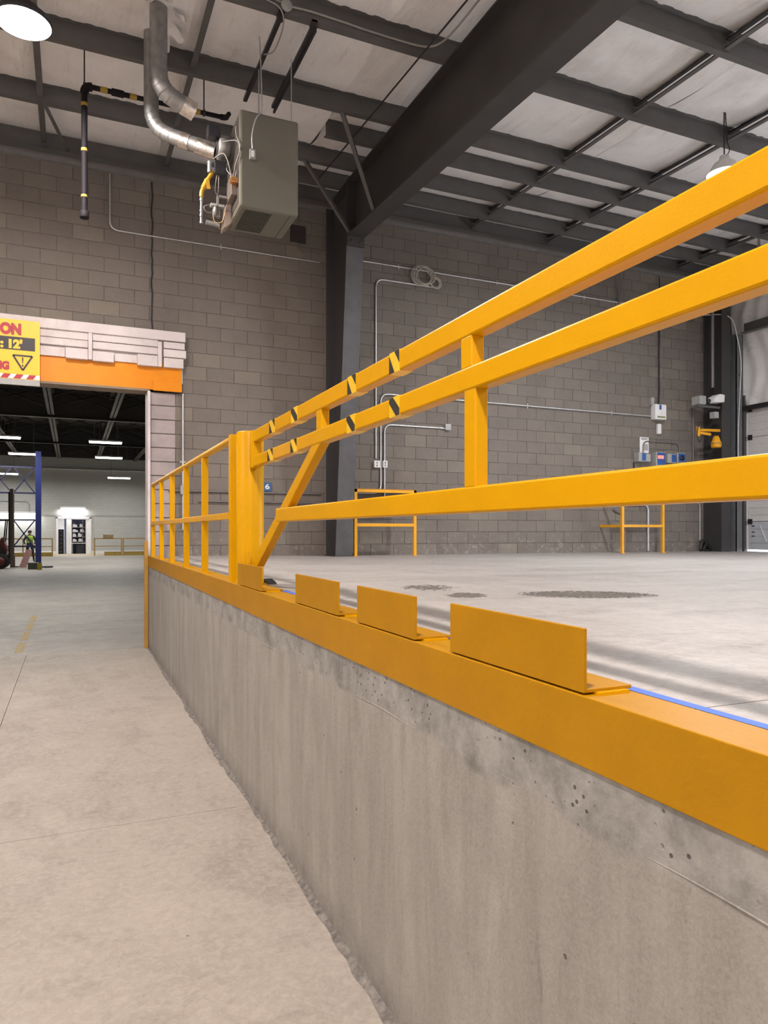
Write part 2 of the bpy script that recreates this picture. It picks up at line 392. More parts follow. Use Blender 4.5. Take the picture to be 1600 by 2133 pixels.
wd = struct('wall_dock', MB().box(X0, X0 + .25, -8, 10.42, -.1, 1.25), 'retain')
ob('casting_ridge', MB().tube([(X0 + .0022 + .0014 * math.sin(y * 6.3) * math.sin(y * 2.1), y, 1.002 - .008 * max(0, y - 1.2) + .004 * math.sin(y * 9)) for y in [(-1 + i * .06) for i in range(104)]], .0026, 6), 'retain', wd)
random.seed(31); vs = []; n = 420
for i in range(n + 1):
    y = -2 + 12.3 * i / n; a_ = .010 + .004 * random.random() + .009 * (1 + math.sin(y * 3.1 + 2 * math.sin(y))) + .005 * (1 + math.sin(y * 17 + 3 * math.sin(y * 5))); h_ = .005 + .003 * random.random() + .004 * (1 + math.sin(y * 11))
    vs += [(X0 - a_, y, .0005), (X0 - a_ * .4, y, h_ * .6), (X0 + .002, y, h_ * 1.5)]
o = ob('dirt_fillet', MB().add(vs, [(3 * i + q, 3 * i + 3 + q, 3 * i + 4 + q, 3 * i + 1 + q) for i in range(n) for q in (0, 1)], True), simple('floor_dirt', (.15, .135, .12), .95, 0, .5, 30, .8, 90), wd); o['kind'] = 'stuff'
# yellow steel edge, turned over onto the floor
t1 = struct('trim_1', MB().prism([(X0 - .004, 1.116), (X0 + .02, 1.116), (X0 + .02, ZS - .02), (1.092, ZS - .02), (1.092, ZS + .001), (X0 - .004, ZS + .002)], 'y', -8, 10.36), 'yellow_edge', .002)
struct('trim_2', MB().box(X0 - .055, X0 - .006, 10.30, 10.352, 0, 1.47), 'brown_edge', .003)
bt = MB()
ys = [-2 + .15 * i for i in range(41)]
for a, b2 in zip(ys, ys[1:]):
    j0 = .004 * math.sin(a * 5); j1 = .004 * math.sin(b2 * 5)
    bt.add([(1.0925, a, ZS + .0012), (1.128 + j0, a, slab_z(1.13) + .0012), (1.128 + j1, b2, slab_z(1.13) + .0012), (1.0925, b2, ZS + .0012)], [(0, 1, 2, 3)])
for k in range(5):
    yy = 3.62 + k * .05
    bt.add([(1.10 + .012 * k, yy, ZS + .002), (1.15, yy - .02, ZS + .012), (1.16, yy + .05, ZS + .010), (1.10 + .012 * k, yy + .05, ZS + .002)], [(0, 1, 2, 3)])
single('masking_tape', bt, 'tape', 'strip of blue masking tape along the yellow floor edge', 'tape')

# ---- block wall
CH, BL = .1975, .395
wb = struct('wall_back', MB().box(1.45, 12.6, YW + .006, YW + .3, .9, 6.9).box(-2.9, 1.45, YW + .006, YW + .3, 4.30, 6.9).box(-8, -2.9, YW + .006, YW + .3, -.1, 6.9), 'mortar')
cells = []
k = 0; z = 1.2
while z < 6.55:
    off = 0 if k % 2 == 0 else BL / 2
    x = -3.35 + off
    while x < 12.35:
        if not (x + BL / 2 < 1.455 + .1 and z + CH / 2 < 4.33): cells.append((x, z))
        x += BL
    z += CH; k += 1
bm_block = mesh_of('block', MB().box(-BL / 2 + .005, BL / 2 - .005, 0, .05, .005, CH - .005), Vector(), 'block', .003)
scored = []
for (x, z) in cells:
    q = proj((x, YW, z + CH / 2))
    vis = q and -30 < q[0] < 1630 and -30 < q[1] < 1180
    # the gate and heater hide some; nearest visible first
    scored.append((0 if vis else 1, q[2] if q else 99, x, z))
scored.sort()
for i, (_, _, x, z) in enumerate(scored[:300]):
    inst(bm_block, 'block', wb, (x, YW + random.uniform(-.002, .002), z))
mb = MB()
for (_, _, x, z) in scored[300:]:
    j = random.uniform(-.002, .002)
    mb.box(x - BL / 2 + .005, x + BL / 2 - .005, YW + j, YW + .05, z + .005, z + CH - .005)
o = ob('block_field', mb, 'block', wb); o['kind'] = 'stuff'
for (xx, z0, z1, sd) in ((1.03, 4.30, 6.5, 1), (10.36, 3.9, 6.5, 2)):
    random.seed(sd); ps = []
    n = int((z1 - z0) / .09)
    for i in range(n + 1): ps.append((xx + random.uniform(-.009, .009), YW - .002, z0 + (z1 - z0) * i / n))
    ob('sealant_joint', MB().tube(ps, .011, 6), 'sealant', wb)
random.seed(11)

# ---- painted jamb and header
def rect(z7a, z7b, Y, mb, y1):
    a = on_y(z7a[0] / 4, 640 + z7a[1] / 4, Y); b2 = on_y(z7b[0] / 4, 640 + z7b[1] / 4, Y)
    return mb.box(a.x, b2.x, Y, y1, b2.z, a.z)
t3 = struct('trim_3', MB().box(1.0, 1.44, YW + .01, YW + .28, -.1, 3.56), 'mortar')
z = 1.2; i = 0
while z < 3.5:
    ob('jamb_block', MB().box(1.005, 1.345, YW - .004 + random.uniform(-.004, .004), YW + .2, z + .006, min(z + CH - .006, 3.55)), 'jamb_block', t3, .006)
    ob('jamb_block', MB().box(1.352, 1.445, YW + .004, YW + .2, z + .006, min(z + CH - .006, 3.55)), 'block', t3, .004)
    z += CH
ob('jamb_edge', MB().box(.965, 1.003, YW - .06, YW + .28, ZS, 3.56), 'white_block', t3, .004)
t4 = struct('trim_4', MB().box(-2.9, 1.445, YW - .02, YW + .28, 3.70, 4.34), 'white_block')
YH = YW - .10
hb = [((-1400, -105), (1546, 292), .03), ((-300, 100), (735, 275), .0), ((735, 205), (770, 437), .02), ((772, 213), (1318, 330), .0),
      ((1316, 283), (1350, 496), .02), ((1364, 284), (1540, 356), .0), ((1364, 346), (1552, 428), .025), ((1366, 418), (1530, 512), .01),
      ((-300, 160), (733, 338), -.02), ((-300, 256), (543, 414), -.02), ((545, 330), (733, 436), .03), ((772, 282), (1316, 395), -.02),
      ((772, 360), (950, 460), .03), ((952, 382), (1144, 466), -.02), ((1146, 388), (1315, 494), .03)]
for a, b2, pr in hb:
    mb = MB(); rect(a, b2, YH - pr, mb, YW)
    ob('header_block', mb, 'white_block', t4, .006)
lt = thing('lintel_beam', 'bright orange steel lintel beam over the doorway opening', 'beam', (0, YW - .02, 3.56))
a = on_y(83, 740, YW - .05); b2 = on_y(378, 816, YW - .05)
zt, zb_ = a.z, b2.z
ob('web_plate', MB().box(-2.9, b2.x, YW - .05, YW - .03, zb_, zt + .05), 'orange', lt, .003)
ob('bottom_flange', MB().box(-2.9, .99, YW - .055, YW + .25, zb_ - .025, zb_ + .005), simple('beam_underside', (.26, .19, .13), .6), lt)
pa = on_y(1275 / 4, 640 + 605 / 4, YW - .065); pb = on_y(1515 / 4, 640 + 710 / 4, YW - .065)
ob('end_plate', MB().box(pa.x, pb.x, YW - .068, YW - .05, pb.z, pa.z), 'orange', lt, .003)

# ---- clearance sign
YS = YW - .22
sa = on_y(83, 671, YS); sb_ = on_y(83, 793, YS); sc_ = on_y(83, 805, YS)
sg = thing('clearance_sign', 'yellow clearance warning sign with red letters above the doorway', 'sign', (-1.2, YS, sc_.z))
ob('panel', MB().box(-2.0, sa.x, YS, YS + .012, sb_.z, sa.z), 'sign_yellow', sg)
ob('bottom_rail', MB().box(-2.0, sa.x, YS + .002, YS + .02, sc_.z, sb_.z), 'grey_box', sg)
for xq in (-1.95, -.55): ob('mounting_batten', MB().box(xq, xq + .1, YS + .012, YW - .05, sb_.z + .1, sa.z - .1), 'grey_box', sg)
def text_mesh(name, txt, mat, parent, x, z, h, width, bold, Y, extr=.003):
    cu = bpy.data.curves.new(name, 'FONT'); cu.body = txt; cu.offset = bold; cu.extrude = .01; cu.size = 1
    to = bpy.data.objects.new(name, cu); COL.objects.link(to); bpy.context.view_layer.update()
    me = bpy.data.meshes.new_from_object(to.evaluated_get(bpy.context.evaluated_depsgraph_get()))
    bpy.data.objects.remove(to)
    xs = [v.co.x for v in me.vertices]; yy = [v.co.y for v in me.vertices]
    x0, x1, y0, y1 = min(xs), max(xs), min(yy), max(yy); off = wloc(parent)
    for v in me.vertices:
        px = x + (v.co.x - x0) / (x1 - x0) * width; pz = z + (v.co.y - y0) / (y1 - y0) * h
        v.co = Vector((px, Y - extr * (1 if v.co.z > 0 else 0), pz)) - off
    me.materials.clear(); me.materials.append(M[mat]); me.name = name
    bm = bmesh.new(); bm.from_mesh(me); bmesh.ops.recalc_face_normals(bm, faces=bm.faces); bm.to_mesh(me); bm.free()
    o = bpy.data.objects.new(name, me); COL.objects.link(o); o.parent = parent; return o
def S(x7, y7): return on_y(x7 / 4, 640 + y7 / 4, YS)
p0 = S(-2, 218); p1 = S(178, 132)
text_mesh('letters', 'ON', 'sign_red', sg, p0.x, S(90, 228).z, S(90, 128).z - S(90, 228).z, S(178, 180).x - p0.x, .075, YS)
bar0 = S(-300, 235); bar1 = S(292, 370)
ob('black_bar', MB().box(-1.9, bar1.x, YS - .002, YS, S(292, 370).z, S(292, 262).z), 'sign_black', sg)
text_mesh('letters', ": 12'", 'sign_yellow', sg, S(2, 300).x, S(95, 343).z, S(95, 262).z - S(95, 343).z, S(187, 300).x - S(2, 300).x, .065, YS - .002)
text_mesh('letters', 'NG', 'sign_red', sg, S(-52, 500).x, S(40, 520).z, S(40, 446).z - S(40, 520).z, S(78, 500).x - S(-52, 500).x, .075, YS)
tri = [S(108, 398), S(270, 412), S(190, 526)]
cen = sum(tri, Vector()) / 3
mb = MB()
for i in range(3):
    A, B = tri[i], tri[(i + 1) % 3]; mb.bar((A.x, YS - .0015, A.z), (B.x, YS - .0015, B.z), .003, .022, up=(cen.x - A.x, 0, cen.z - A.z))
ob('warning_triangle', mb, 'sign_black', sg)
ob('exclamation_mark', MB().prism([(S(182, 420).x, S(182, 420).z), (S(196, 420).x, S(196, 420).z), (S(192, 468).x, S(192, 468).z), (S(186, 468).x, S(186, 468).z)], 'y', YS - .003, YS)
   .lathe([(.0001, -.003), (.011, -.003), (.011, 0)], (S(189, 487).x, YS, S(189, 487).z), 10, 'y'), 'sign_black', sg)
zb0, zb1 = S(330, 608).z, S(330, 572).z
ob('stripe_ground', MB().box(-2.0, sa.x, YS - .001, YS, zb0, zb1), 'sign_white', sg)
x = sa.x - .005; wdt = S(330, 590).x - S(225, 590).x
while x > -1.95:
    ob('red_stripe', MB().prism([(x - wdt * .25, zb1), (x - wdt * .80, zb1), (x - wdt * 1.06, zb0), (x - wdt * .5, zb0)], 'y', YS - .0025, YS - .0005), 'sign_red', sg)
    x -= wdt

# ---- out-of-frame shell
struct('wall_left', MB().box(-8.2, -8, -8, 10.5, -.1, 7), 'vinyl')
struct('wall_rear', MB().box(-8.2, 12.6, -8.2, -8, -.1, 7), 'vinyl')

# ---- right wall
XR = 12.3
DZ0, DZ1 = slab_z(12.3), 4.02
wr = struct('wall_right', MB().box(XR, XR + .2, 10.14, 10.5, .2, 7).box(XR, XR + .2, 5.6, 6.6, .2, 7).box(XR, XR + .2, -8, 2.0, .2, 7).box(XR, XR + .2, 2.0, 5.6, 4.2, 7).box(XR, XR + .2, 2.0, 5.6, .2, 1.2).box(XR, XR + .2, 6.6, 10.14, DZ1, 7), 'vinyl')  # includes an unseen opening added to let cool daylight in
mb = MB(); nx, nz = 90, 70
vs = []
for i in range(nx + 1):
    for j in range(nz + 1):
        y = 6.0 + 4.45 * i / nx; zz = 4.08 + 2.6 * j / nz
        d = .05 * math.sin(math.pi * ((zz - 4.08) % 1.35) / 1.35) + .016 * math.sin(y * 19 + 3 * math.sin(zz * 3)) + .020 * math.sin(zz * 15 + 5 * math.sin(y * 4)) * max(0, math.sin(zz * 2.1))
        vs.append((XR - .03 - d, y, zz))
mb.add(vs, [(i * (nz + 1) + j, (i + 1) * (nz + 1) + j, (i + 1) * (nz + 1) + j + 1, i * (nz + 1) + j + 1) for i in range(nx) for j in range(nz)], True)
ob('insulation_sheet', mb, 'vinyl', wr)
ob('girt', MB().box(XR - .24, XR - .12, 6.0, 10.1, 5.50, 5.512).box(XR - .14, XR - .128, 6.0, 10.1, 5.512, 5.70), 'purlin', wr)
ob('door_header', MB().box(XR - .12, XR, 6.0, 10.2, 4.0, 4.08), 'strut', wr)
dr = struct('door_1', MB().box(XR + .06, XR + .08, 6.6, 10.14, DZ0 + .035, DZ1), 'strut')
hgt = (DZ1 - DZ0 - .04) / 5
for kk in range(5):
    z0 = DZ0 + .035 + kk * hgt
    pn = ob('door_panel', MB().box(XR + .02, XR + .06, 6.62, 10.12, z0 + .004, z0 + hgt - .004), 'door_low' if kk == 0 else 'door', dr, .004)
    for g in range(1, 4):
        ob('rib', MB().box(XR + .012, XR + .021, 6.64, 10.10, z0 + hgt * g / 4 - .008, z0 + hgt * g / 4 + .008), 'door_low' if kk == 0 else 'door', pn)
    ob('hinge', MB().box(XR + .0, XR + .02, 10.04, 10.13, z0 + hgt - .05, z0 + hgt + .05).lathe([(.03, 0), (.03, .05), (.001, .05)], (XR - .02, 10.13, z0 + hgt - .03), 12, 'y'), 'strut', dr)
mb = MB()
for zz in (1.5, 1.58, 1.70): mb.box(XR + .01, XR + .021, 9.99, 10.05, zz, zz + .018)
ob('weep_slot', mb, 'strut', dr)
ob('strap', MB().bar((XR + .014, 9.86, 1.72), (XR + .014, 9.72, 1.40), .006, .02, up=(1, 0, 0)), 'white', dr)
ob('door_track', MB().box(XR - .07, XR - .02, 10.145, 10.20, slab_z(12), 4.3), 'purlin', dr)
po_ = bpy.data.lights.new('added_opening_portal', 'AREA'); po_.shape = 'RECTANGLE'; po_.size = 3.6; po_.size_y = 3.0; po_.cycles.is_portal = True  # portal for the added out-of-frame opening
pl_ = bpy.data.objects.new('added_opening_portal', po_); COL.objects.link(pl_); pl_.location = (XR + .1, 3.8, 2.7); pl_.rotation_euler = (0, R(90), 0); pl_.parent = wr
struct('ground_outside', MB().box(XR + .2, 40, -10, 20, 1.0, 1.17), 'ground_out')

# ---- corner column by the door
cc = thing('corner_column', 'dark steel corner column beside the overhead door', 'column', (11.75, 10.25, slab_z(11.7)))
ob('web', MB().box(11.60, 11.62, 10.06, 10.47, slab_z(11.7), 6.6), 'steel', cc)
ob('flange', MB().box(11.50, 11.74, 10.05, 10.065, slab_z(11.7), 6.6), 'steel', cc)
ob('flange', MB().box(11.50, 11.74, 10.465, 10.48, slab_z(11.7), 6.6), 'steel', cc)
jm = thing('door_jamb_post', 'grey steel jamb post at the edge of the overhead door', 'post', (12.1, 10.2, slab_z(12)))
ob('channel', MB().box(12.02, 12.20, 10.16, 10.175, slab_z(12), 5.5).box(12.02, 12.035, 10.16, 10.3, slab_z(12), 5.5).box(12.185, 12.2, 10.16, 10.3, slab_z(12), 5.5), simple('pale_jamb_steel', (.17, .175, .185), .5), jm)
for zq in (5.2, 4.7): ob('bolt', MB().lathe([(.001, -.02), (.018, -.02), (.018, 0)], (12.11, 10.16, zq), 8, 'y'), 'strut', jm)

# ---- ceiling
def zb(y): return 6.63 - .028 * (10.4 - y)      # underside of the purlins
ce = struct('ceiling', MB().add([(-8.2, -8.2, zb(-8.2) + .36), (12.6, -8.2, zb(-8.2) + .36), (12.6, 10.8, zb(10.8) + .36), (-8.2, 10.8, zb(10.8) + .36),
                                 (-8.2, -8.2, zb(-8.2) + .5), (12.6, -8.2, zb(-8.2) + .5), (12.6, 10.8, zb(10.8) + .5), (-8.2, 10.8, zb(10.8) + .5)],
                                [(0, 1, 2, 3), (4, 7, 6, 5), (0, 4, 5, 1), (1, 5, 6, 2), (2, 6, 7, 3), (3, 7, 4, 0)]), 'vinyl')
PY = [9.22, 7.92, 6.60, 5.30, 4.00]
def purlin(y, x0, x1, name='purlin'):
    z = zb(y); h = .20; t = .006
    poly = [(y, z), (y + .075, z), (y + .075, z + .022), (y + .069, z + .022), (y + .069, z + t), (y + t, z + t), (y + t, z + h - t), (y + t, z + h), (y - .065, z + h), (y - .065, z + h - t), (y, z + h - t)]
    mb = MB(); mb.prism(poly, 'x', x0, x1); return ob(name, mb, 'purlin', ce)
for y in PY: purlin(y, -8, 12.3)
for y in (9.83, 8.52): purlin(y, 2.92, 12.3)
eave = MB(); ze = 6.51
eave.box(-8, 12.3, 10.36, 10.372, ze + .05, zb(10.4) + .24).box(-8, 12.3, 10.25, 10.36, ze + .05, ze + .058)
ob('eave_strut', eave, 'purlin', ce)
ob('eave_angle', MB().box(-8, 12.3, 10.44, YW, ze, ze + .06).box(-8, 12.3, 10.372, 10.44, ze + .052, ze + .06), simple('pale_eave_angle', (.19, .18, .175), .5), ce)
# insulation sheets between the purlins, sagging and creased
rowsL = [10.38] + PY + [2.7]; rowsR = sorted(rowsL + [9.83, 8.52], reverse=True)
pid = 0
for rows, xs_, xe_ in ((rowsL, -4.4, 2.92), (rowsR, 2.92, 12.3)):
  for (ya, yb) in zip(rows, rows[1:]):
    x = xs_
    while x < xe_ - .05:
        xb = min(x + 1.83, xe_); random.seed(100 + pid); pid += 1
        ph = [random.uniform(0, 6.3) for _ in range(6)]; amp = random.uniform(.6, 1.3)
        nx, ny = 28, 12; vs = []
        for i in range(nx + 1):
            for j in range(ny + 1):
                s = i / nx; t = j / ny
                X = x + (xb - x) * s; Y = ya + (yb - ya) * t
                sag = .045 * math.sin(math.pi * t) ** .7 if 0 < t < 1 else 0
                edge = math.sin(math.pi * t) if 0 < t < 1 else 0
                wr_ = (.007 * math.sin(X * 19 + ph[0] + 1.5 * math.sin(Y * 3 + ph[1])) + .006 * math.sin(X * 37 + Y * 4 + ph[2]) * (1 + math.sin(X * 3 + ph[3]))) * amp
                seam = .018 * (math.exp(-(s / .03) ** 2) + math.exp(-((1 - s) / .03) ** 2))
                vs.append((X, Y, zb(Y) + .205 - sag - wr_ * edge - seam * edge))
        mb = MB(); mb.add(vs, [(i * (ny + 1) + j, (i + 1) * (ny + 1) + j, (i + 1) * (ny + 1) + j + 1, i * (ny + 1) + j + 1) for i in range(nx) for j in range(ny)], True)
        ob('insulation_sheet', mb, 'vinyl', ce)
        x = xb
random.seed(21)
# bridging angles
for X in (6.12, 7.64, 9.16, 10.68):
    ys_ = sorted(PY + [9.83, 8.52, 10.36], reverse=True)
    for a, b2 in zip(ys_, ys_[1:]):
        for dz, dx, mt in ((.03, 0, 'purlin'), (.13, .03, 'strut')):
            ob('bridging_angle', MB().bar((X + dx, a - .002, zb(a) + dz), (X + dx, b2 + .08, zb(b2) + dz), .055, .005).bar((X + dx + .027, a - .002, zb(a) + dz + .027), (X + dx + .027, b2 + .08, zb(b2) + dz + .027), .005, .055), mt, ce)
for X in (-1.86, -.34, 1.20):
    ys_ = sorted(PY + [10.36], reverse=True)
    for a, b2 in zip(ys_, ys_[1:]):
        ob('bridging_angle', MB().bar((X, a - .002, zb(a) + .06), (X, b2 + .08, zb(b2) + .06), .06, .006).bar((X + .03, a - .002, zb(a) + .09), (X + .03, b2 + .08, zb(b2) + .09), .006, .06), 'purlin', ce)
ob('eave_brace', MB().bar((-.30, 9.25, zb(9.2) + .01), (-.05, 10.34, ze + .12), .045, .006), 'purlin', ce)

# ================================================================== STEEL FRAME
fx0, fx1 = 3.585, 3.845; fxc = (fx0 + fx1) / 2
fb = slab_z(3.7)
ycb, yct = 10.02, 9.53; zk = 5.81
def zrb(y): return zk + (y - 9.53) * .053        # underside of the rafter
sf = thing('portal_frame', 'dark grey tapered steel column and roof rafter before the block wall', 'frame', (fxc, 10.2, fb))
yo = 10.43
ob('column_web', MB().prism([(ycb + .015, fb), (yo, fb), (yo, zb(10.2) - .02), (yct + .015, zb(9.5) - .02), (yct + .015, zk)], 'x', fxc - .006, fxc + .006), 'steel', sf)
mb = MB(); e = .016
mb.add([(x, y, z) for x in (fx0, fx1) for (y, z) in ((ycb, fb), (ycb + e, fb), (yct + e, zk), (yct, zk))],
       [(0, 1, 2, 3), (4, 7, 6, 5), (0, 4, 5, 1), (1, 5, 6, 2), (2, 6, 7, 3), (3, 7, 4, 0)])
ob('column_flange', mb, simple('grey_flange_steel', (.085, .083, .088), .5, 0, .2, 5), sf)
ob('column_flange', MB().box(fx0, fx1, yo, yo + .016, fb, zb(10.3)), 'steel', sf)
ob('base_plate', MB().box(fx0 - .02, fx1 + .02, ycb - .02, YW - .01, fb - .01, fb + .012), 'steel', sf)
ob('cap_plate', MB().box(fx0, fx1, yct - .02, YW - .05, zb(9.6) - .03, zb(9.6) - .012), 'steel', sf)
YN = -3.0
ob('rafter_web', MB().prism([(yct + .015, zk + .01), (yct + .015, zb(yct) - .02), (YN, zb(YN) - .02), (YN, zrb(YN) + .01)], 'x', fxc - .006, fxc + .006), 'steel', sf)
def slope_plate(x0, x1, ya, za, yb_, zb2, t):
    return MB().add([(x, y, z) for x in (x0, x1) for (y, z) in ((ya, za), (ya, za + t), (yb_, zb2 + t), (yb_, zb2))],
                    [(0, 1, 2, 3), (4, 7, 6, 5), (0, 4, 5, 1), (1, 5, 6, 2), (2, 6, 7, 3), (3, 7, 4, 0)])
ob('rafter_bottom_flange', slope_plate(fx0, fx1, yct, zk, YN, zrb(YN), .016), 'steel', sf)
ob('rafter_top_flange', slope_plate(fx0, fx1, yct + .02, zb(yct) - .02, YN, zb(YN) - .02, .018), 'steel', sf)
ob('end_plate', MB().box(fx0, fx1, yct - .012, yct + .012, zk - .14, zb(yct) - .02), 'steel', sf)
for sx in (-.07, .07):
    for zz in (zk - .08,):
        ob('bolt', MB().lathe([(.001, -.022), (.02, -.022), (.02, 0)], (fxc + sx, yct - .012, zz), 6, 'y'), 'steel', sf)
for (pu, pv, y, qy) in ((704, 243, 7.92, 8.62), (628, 338, 9.22, 9.50)):
    A = on_z(pu, pv, zb(y) + .01); A = Vector((A.x, y + .04, zb(y) + .01))
    B = Vector((fx0 + .03, qy, zrb(qy) + .012))
    ob('flange_brace', MB().bar(A, B, .05, .006).bar(A + Vector((.02, 0, .02)), B + Vector((.02, 0, .02)), .006, .05), 'purlin', sf)
# roof tie rod crossing the bay
A = on_z(664, 372, 6.52); B = on_z(975, -2, 6.30)
single('tie_rod', MB().tube([A, B + (B - A) * .25], .009, 8), 'strut', 'thin diagonal roof tie rod crossing left of the rafter', 'rod')

# ================================================================== UNIT HEATER
HX0, HX1, HY0, HY1, HZ0, HZ1 = 1.511, 2.108, 7.0, 7.63, 4.80, 5.755
uh = thing('unit_heater', 'taupe box unit heater hung from the roof with exposed gas controls', 'heater', (1.81, 7.3, HZ0))
ob('cabinet', MB().box(HX0, HX1, HY0, HY1, HZ0, HZ1), 'heater', uh, .022)
hb_ = ob('bottom_panel', MB().box(HX0 + .02, HX1 - .02, HY0 + .02, HY1 - .02, HZ0 - .006, HZ0 + .01), 'heater', uh, .002)
sl = mesh_of('louver_slat', MB().box(-.135, .135, -.006, .006, -.004, .004), Vector(), 'heater_dark')
for i in range(14):
    o = inst(sl, 'louver_slat', uh, Vector((HX0 + .20, HY0 + .07 + i * .036, HZ0 - .006)) - uh.location)
ob('panel_seam', MB().box(HX1 - .085, HX1 - .081, HY0 + .02, HY1 - .03, HZ0 - .008, HZ0 - .005), 'heater_dark', uh)
# open control side
ob('side_recess', MB().box(HX0 - .003, HX0 + .002, HY0 + .06, HY1 - .03, HZ0 + .05, HZ1 - .05), simple('burner_plate', (.10, .085, .075), .5, .4), uh)
fan = ob('draft_fan', MB().lathe([(.001, -.16), (.10, -.16), (.125, -.15), (.125, -.05), (.10, -.04), (.10, 0)], (HX0, 7.34, 5.50), 24, 'x'), 'galv', uh)
ob('fan_motor', MB().box(HX0 - .27, HX0 - .15, 7.22, 7.34, 5.55, 5.66), 'dark_plastic', fan, .008)
ob('fan_inlet', MB().lathe([(.085, -.02), (.085, .0), (.07, .0)], (HX0 - .16, 7.34, 5.50), 20, 'x'), 'galv', fan)
ob('burner_box', MB().box(HX0 - .06, HX0, 7.12, 7.36, 4.95, 5.16), simple('burner_box_steel', (.26, .22, .19), .4, .5), uh, .006)
ob('burner_shroud', MB().prism([(HX0 - .07, 4.74), (HX0, 4.80), (HX0, 5.00), (HX0 - .04, 5.0)], 'y', 7.45, 7.62), simple('shroud_steel', (.42, .33, .28), .35, .5), uh)
gv = ob('gas_valve', MB().box(HX0 - .20, HX0 - .08, 7.26, 7.38, 5.20, 5.34), 'dark_plastic', uh, .01)
ob('gas_inlet', MB().tube([(HX0 - .24, 7.32, 5.26), (HX0 - .20, 7.32, 5.26)], .022, 10).tube([(HX0 - .235, 7.32, 5.22), (HX0 - .235, 7.32, 5.33)], .026, 10), 'galv', gv)
ob('terminal_block', MB().box(HX0 - .075, HX0 - .005, 7.06, 7.12, 5.05, 5.10), 'copper', uh, .004)
ob('pressure_switch', MB().lathe([(.001, -.03), (.05, -.03), (.05, 0), (.001, 0)], (HX0 - .14, 7.50, 4.92), 16, 'x').box(HX0 - .2, HX0 - .06, 7.46, 7.52, 4.96, 4.985), 'grey_box', uh)
ob('spark_igniter', MB().tube([(HX0 - .24, 7.52, 4.80), (HX0 - .10, 7.52, 4.79)], .024, 10).tube([(HX0 - .12, 7.50, 4.95), (HX0 - .12, 7.50, 4.86)], .022, 10), 'galv', uh)
ob('bracket', MB().box(HX0 - .16, HX0 - .02, 7.3, 7.33, 4.985, 5.005).box(HX0 - .17, HX0 - .15, 7.3, 7.33, 4.90, 5.005), 'galv', uh)
def wirep(pts): 
    pts = [Vector(p) for p in pts]; out = []
    n = len(pts)
    for i in range(n - 1):
        p0, p1, p2, p3 = pts[max(i - 1, 0)], pts[i], pts[i + 1], pts[min(i + 2, n - 1)]
        for t in (0, .2, .4, .6, .8):
            out.append(.5 * ((2 * p1) + (p2 - p0) * t + (2 * p0 - 5 * p1 + 4 * p2 - p3) * t * t + (3 * p1 - p0 - 3 * p2 + p3) * t ** 3))
    return out + [pts[-1]]
x_ = HX0 - .02
for i, (pts, mt) in enumerate([
    ([(x_, 7.10, 5.62), (x_ - .01, 7.03, 5.50), (x_ + .02, 6.99, 5.36), (x_ - .02, 7.03, 5.20), (x_ - .03, 7.09, 5.10)], 'wire'),
    ([(x_ - .10, 7.2, 5.50), (x_, 7.06, 5.46), (x_ + .015, 6.995, 5.33), (x_ - .005, 7.05, 5.15), (x_ - .015, 7.09, 5.08)], 'wire'),
    ([(x_ - .18, 7.30, 5.36), (x_ - .10, 7.2, 5.38), (x_ - .06, 7.12, 5.22), (x_ - .05, 7.09, 5.10)], 'wire'),
    ([(x_ - .03, 7.3, 5.36), (x_ - .06, 7.25, 5.25), (x_ - .02, 7.12, 5.12)], 'wire'),
    ([(x_ - .15, 7.3, 5.20), (x_ - .16, 7.34, 5.06), (x_ - .13, 7.34, 5.04), (x_ - .13, 7.3, 5.2)], 'cable'),
    ([(x_ - .12, 7.48, 4.95), (x_ - .15, 7.5, 4.88), (x_ - .13, 7.5, 4.81), (x_ - .06, 7.48, 4.82), (x_ - .03, 7.44, 4.95)], 'wire_tan'),
    ([(x_ - .14, 7.5, 4.82), (x_ - .08, 7.52, 4.76), (x_ - .02, 7.55, 4.75)], 'wire_tan'),
    ([(x_ - .17, 7.48, 4.98), (x_ - .25, 7.46, 4.93), (x_ - .22, 7.46, 4.88), (x_ - .14, 7.48, 4.90)], 'wire')]):
    ob('wire', MB().tube(wirep(pts), .0055 if i < 4 else .004, 6), mt, uh)
jb = ob('junction_box', MB().box(1.60, 1.66, 6.955, 7.0, 5.26, 5.36), 'galv', uh, .006)
ob('switch', MB().box(1.617, 1.643, 6.948, 6.956, 5.28, 5.34), 'white', jb)
ob('feed_conduit', MB().tube(wirep([(1.63, 6.975, 5.36), (1.625, 6.97, 5.50), (1.66, 6.97, 5.66), (1.72, 7.0, 5.76), (1.735, 7.02, 5.80), (1.73, 7.05, 6.3), (1.72, 7.06, 6.55)]), .007, 8), 'conduit', jb)
for (x, y) in ((1.82, 7.5), (2.09, 7.2)):
    ob('hanger_rod', MB().tube([(x, y, HZ1 - .01), (x, y, zb(y) - .03)], .006, 8), 'conduit', uh)
for X, lb in ((1.62, 'left black hanger strut above the unit heater'), (1.98, 'right black hanger strut above the unit heater')):
    XX = 1.82 if X < 1.8 else 2.15
    s = thing('hanger_strut', lb, 'strut', (XX, 7.4, zb(7.4) - .05))
    a, b2 = 6.62, 8.16
    ob('channel', MB().bar((XX, a, zb(a) - .02), (XX, b2, zb(b2) - .02), .042, .036), 'strut', s)
    if X > 1.8: ob('channel', MB().bar((XX + .03, a + .05, zb(a) - .03), (XX + .03, b2 + .08, zb(b2) - .03), .022, .03), 'strut', s)
    ob('clamp', MB().box(XX - .03, XX + .03, 6.60, 6.68, zb(6.6) - .045, zb(6.6) + .02), 'strut', s)

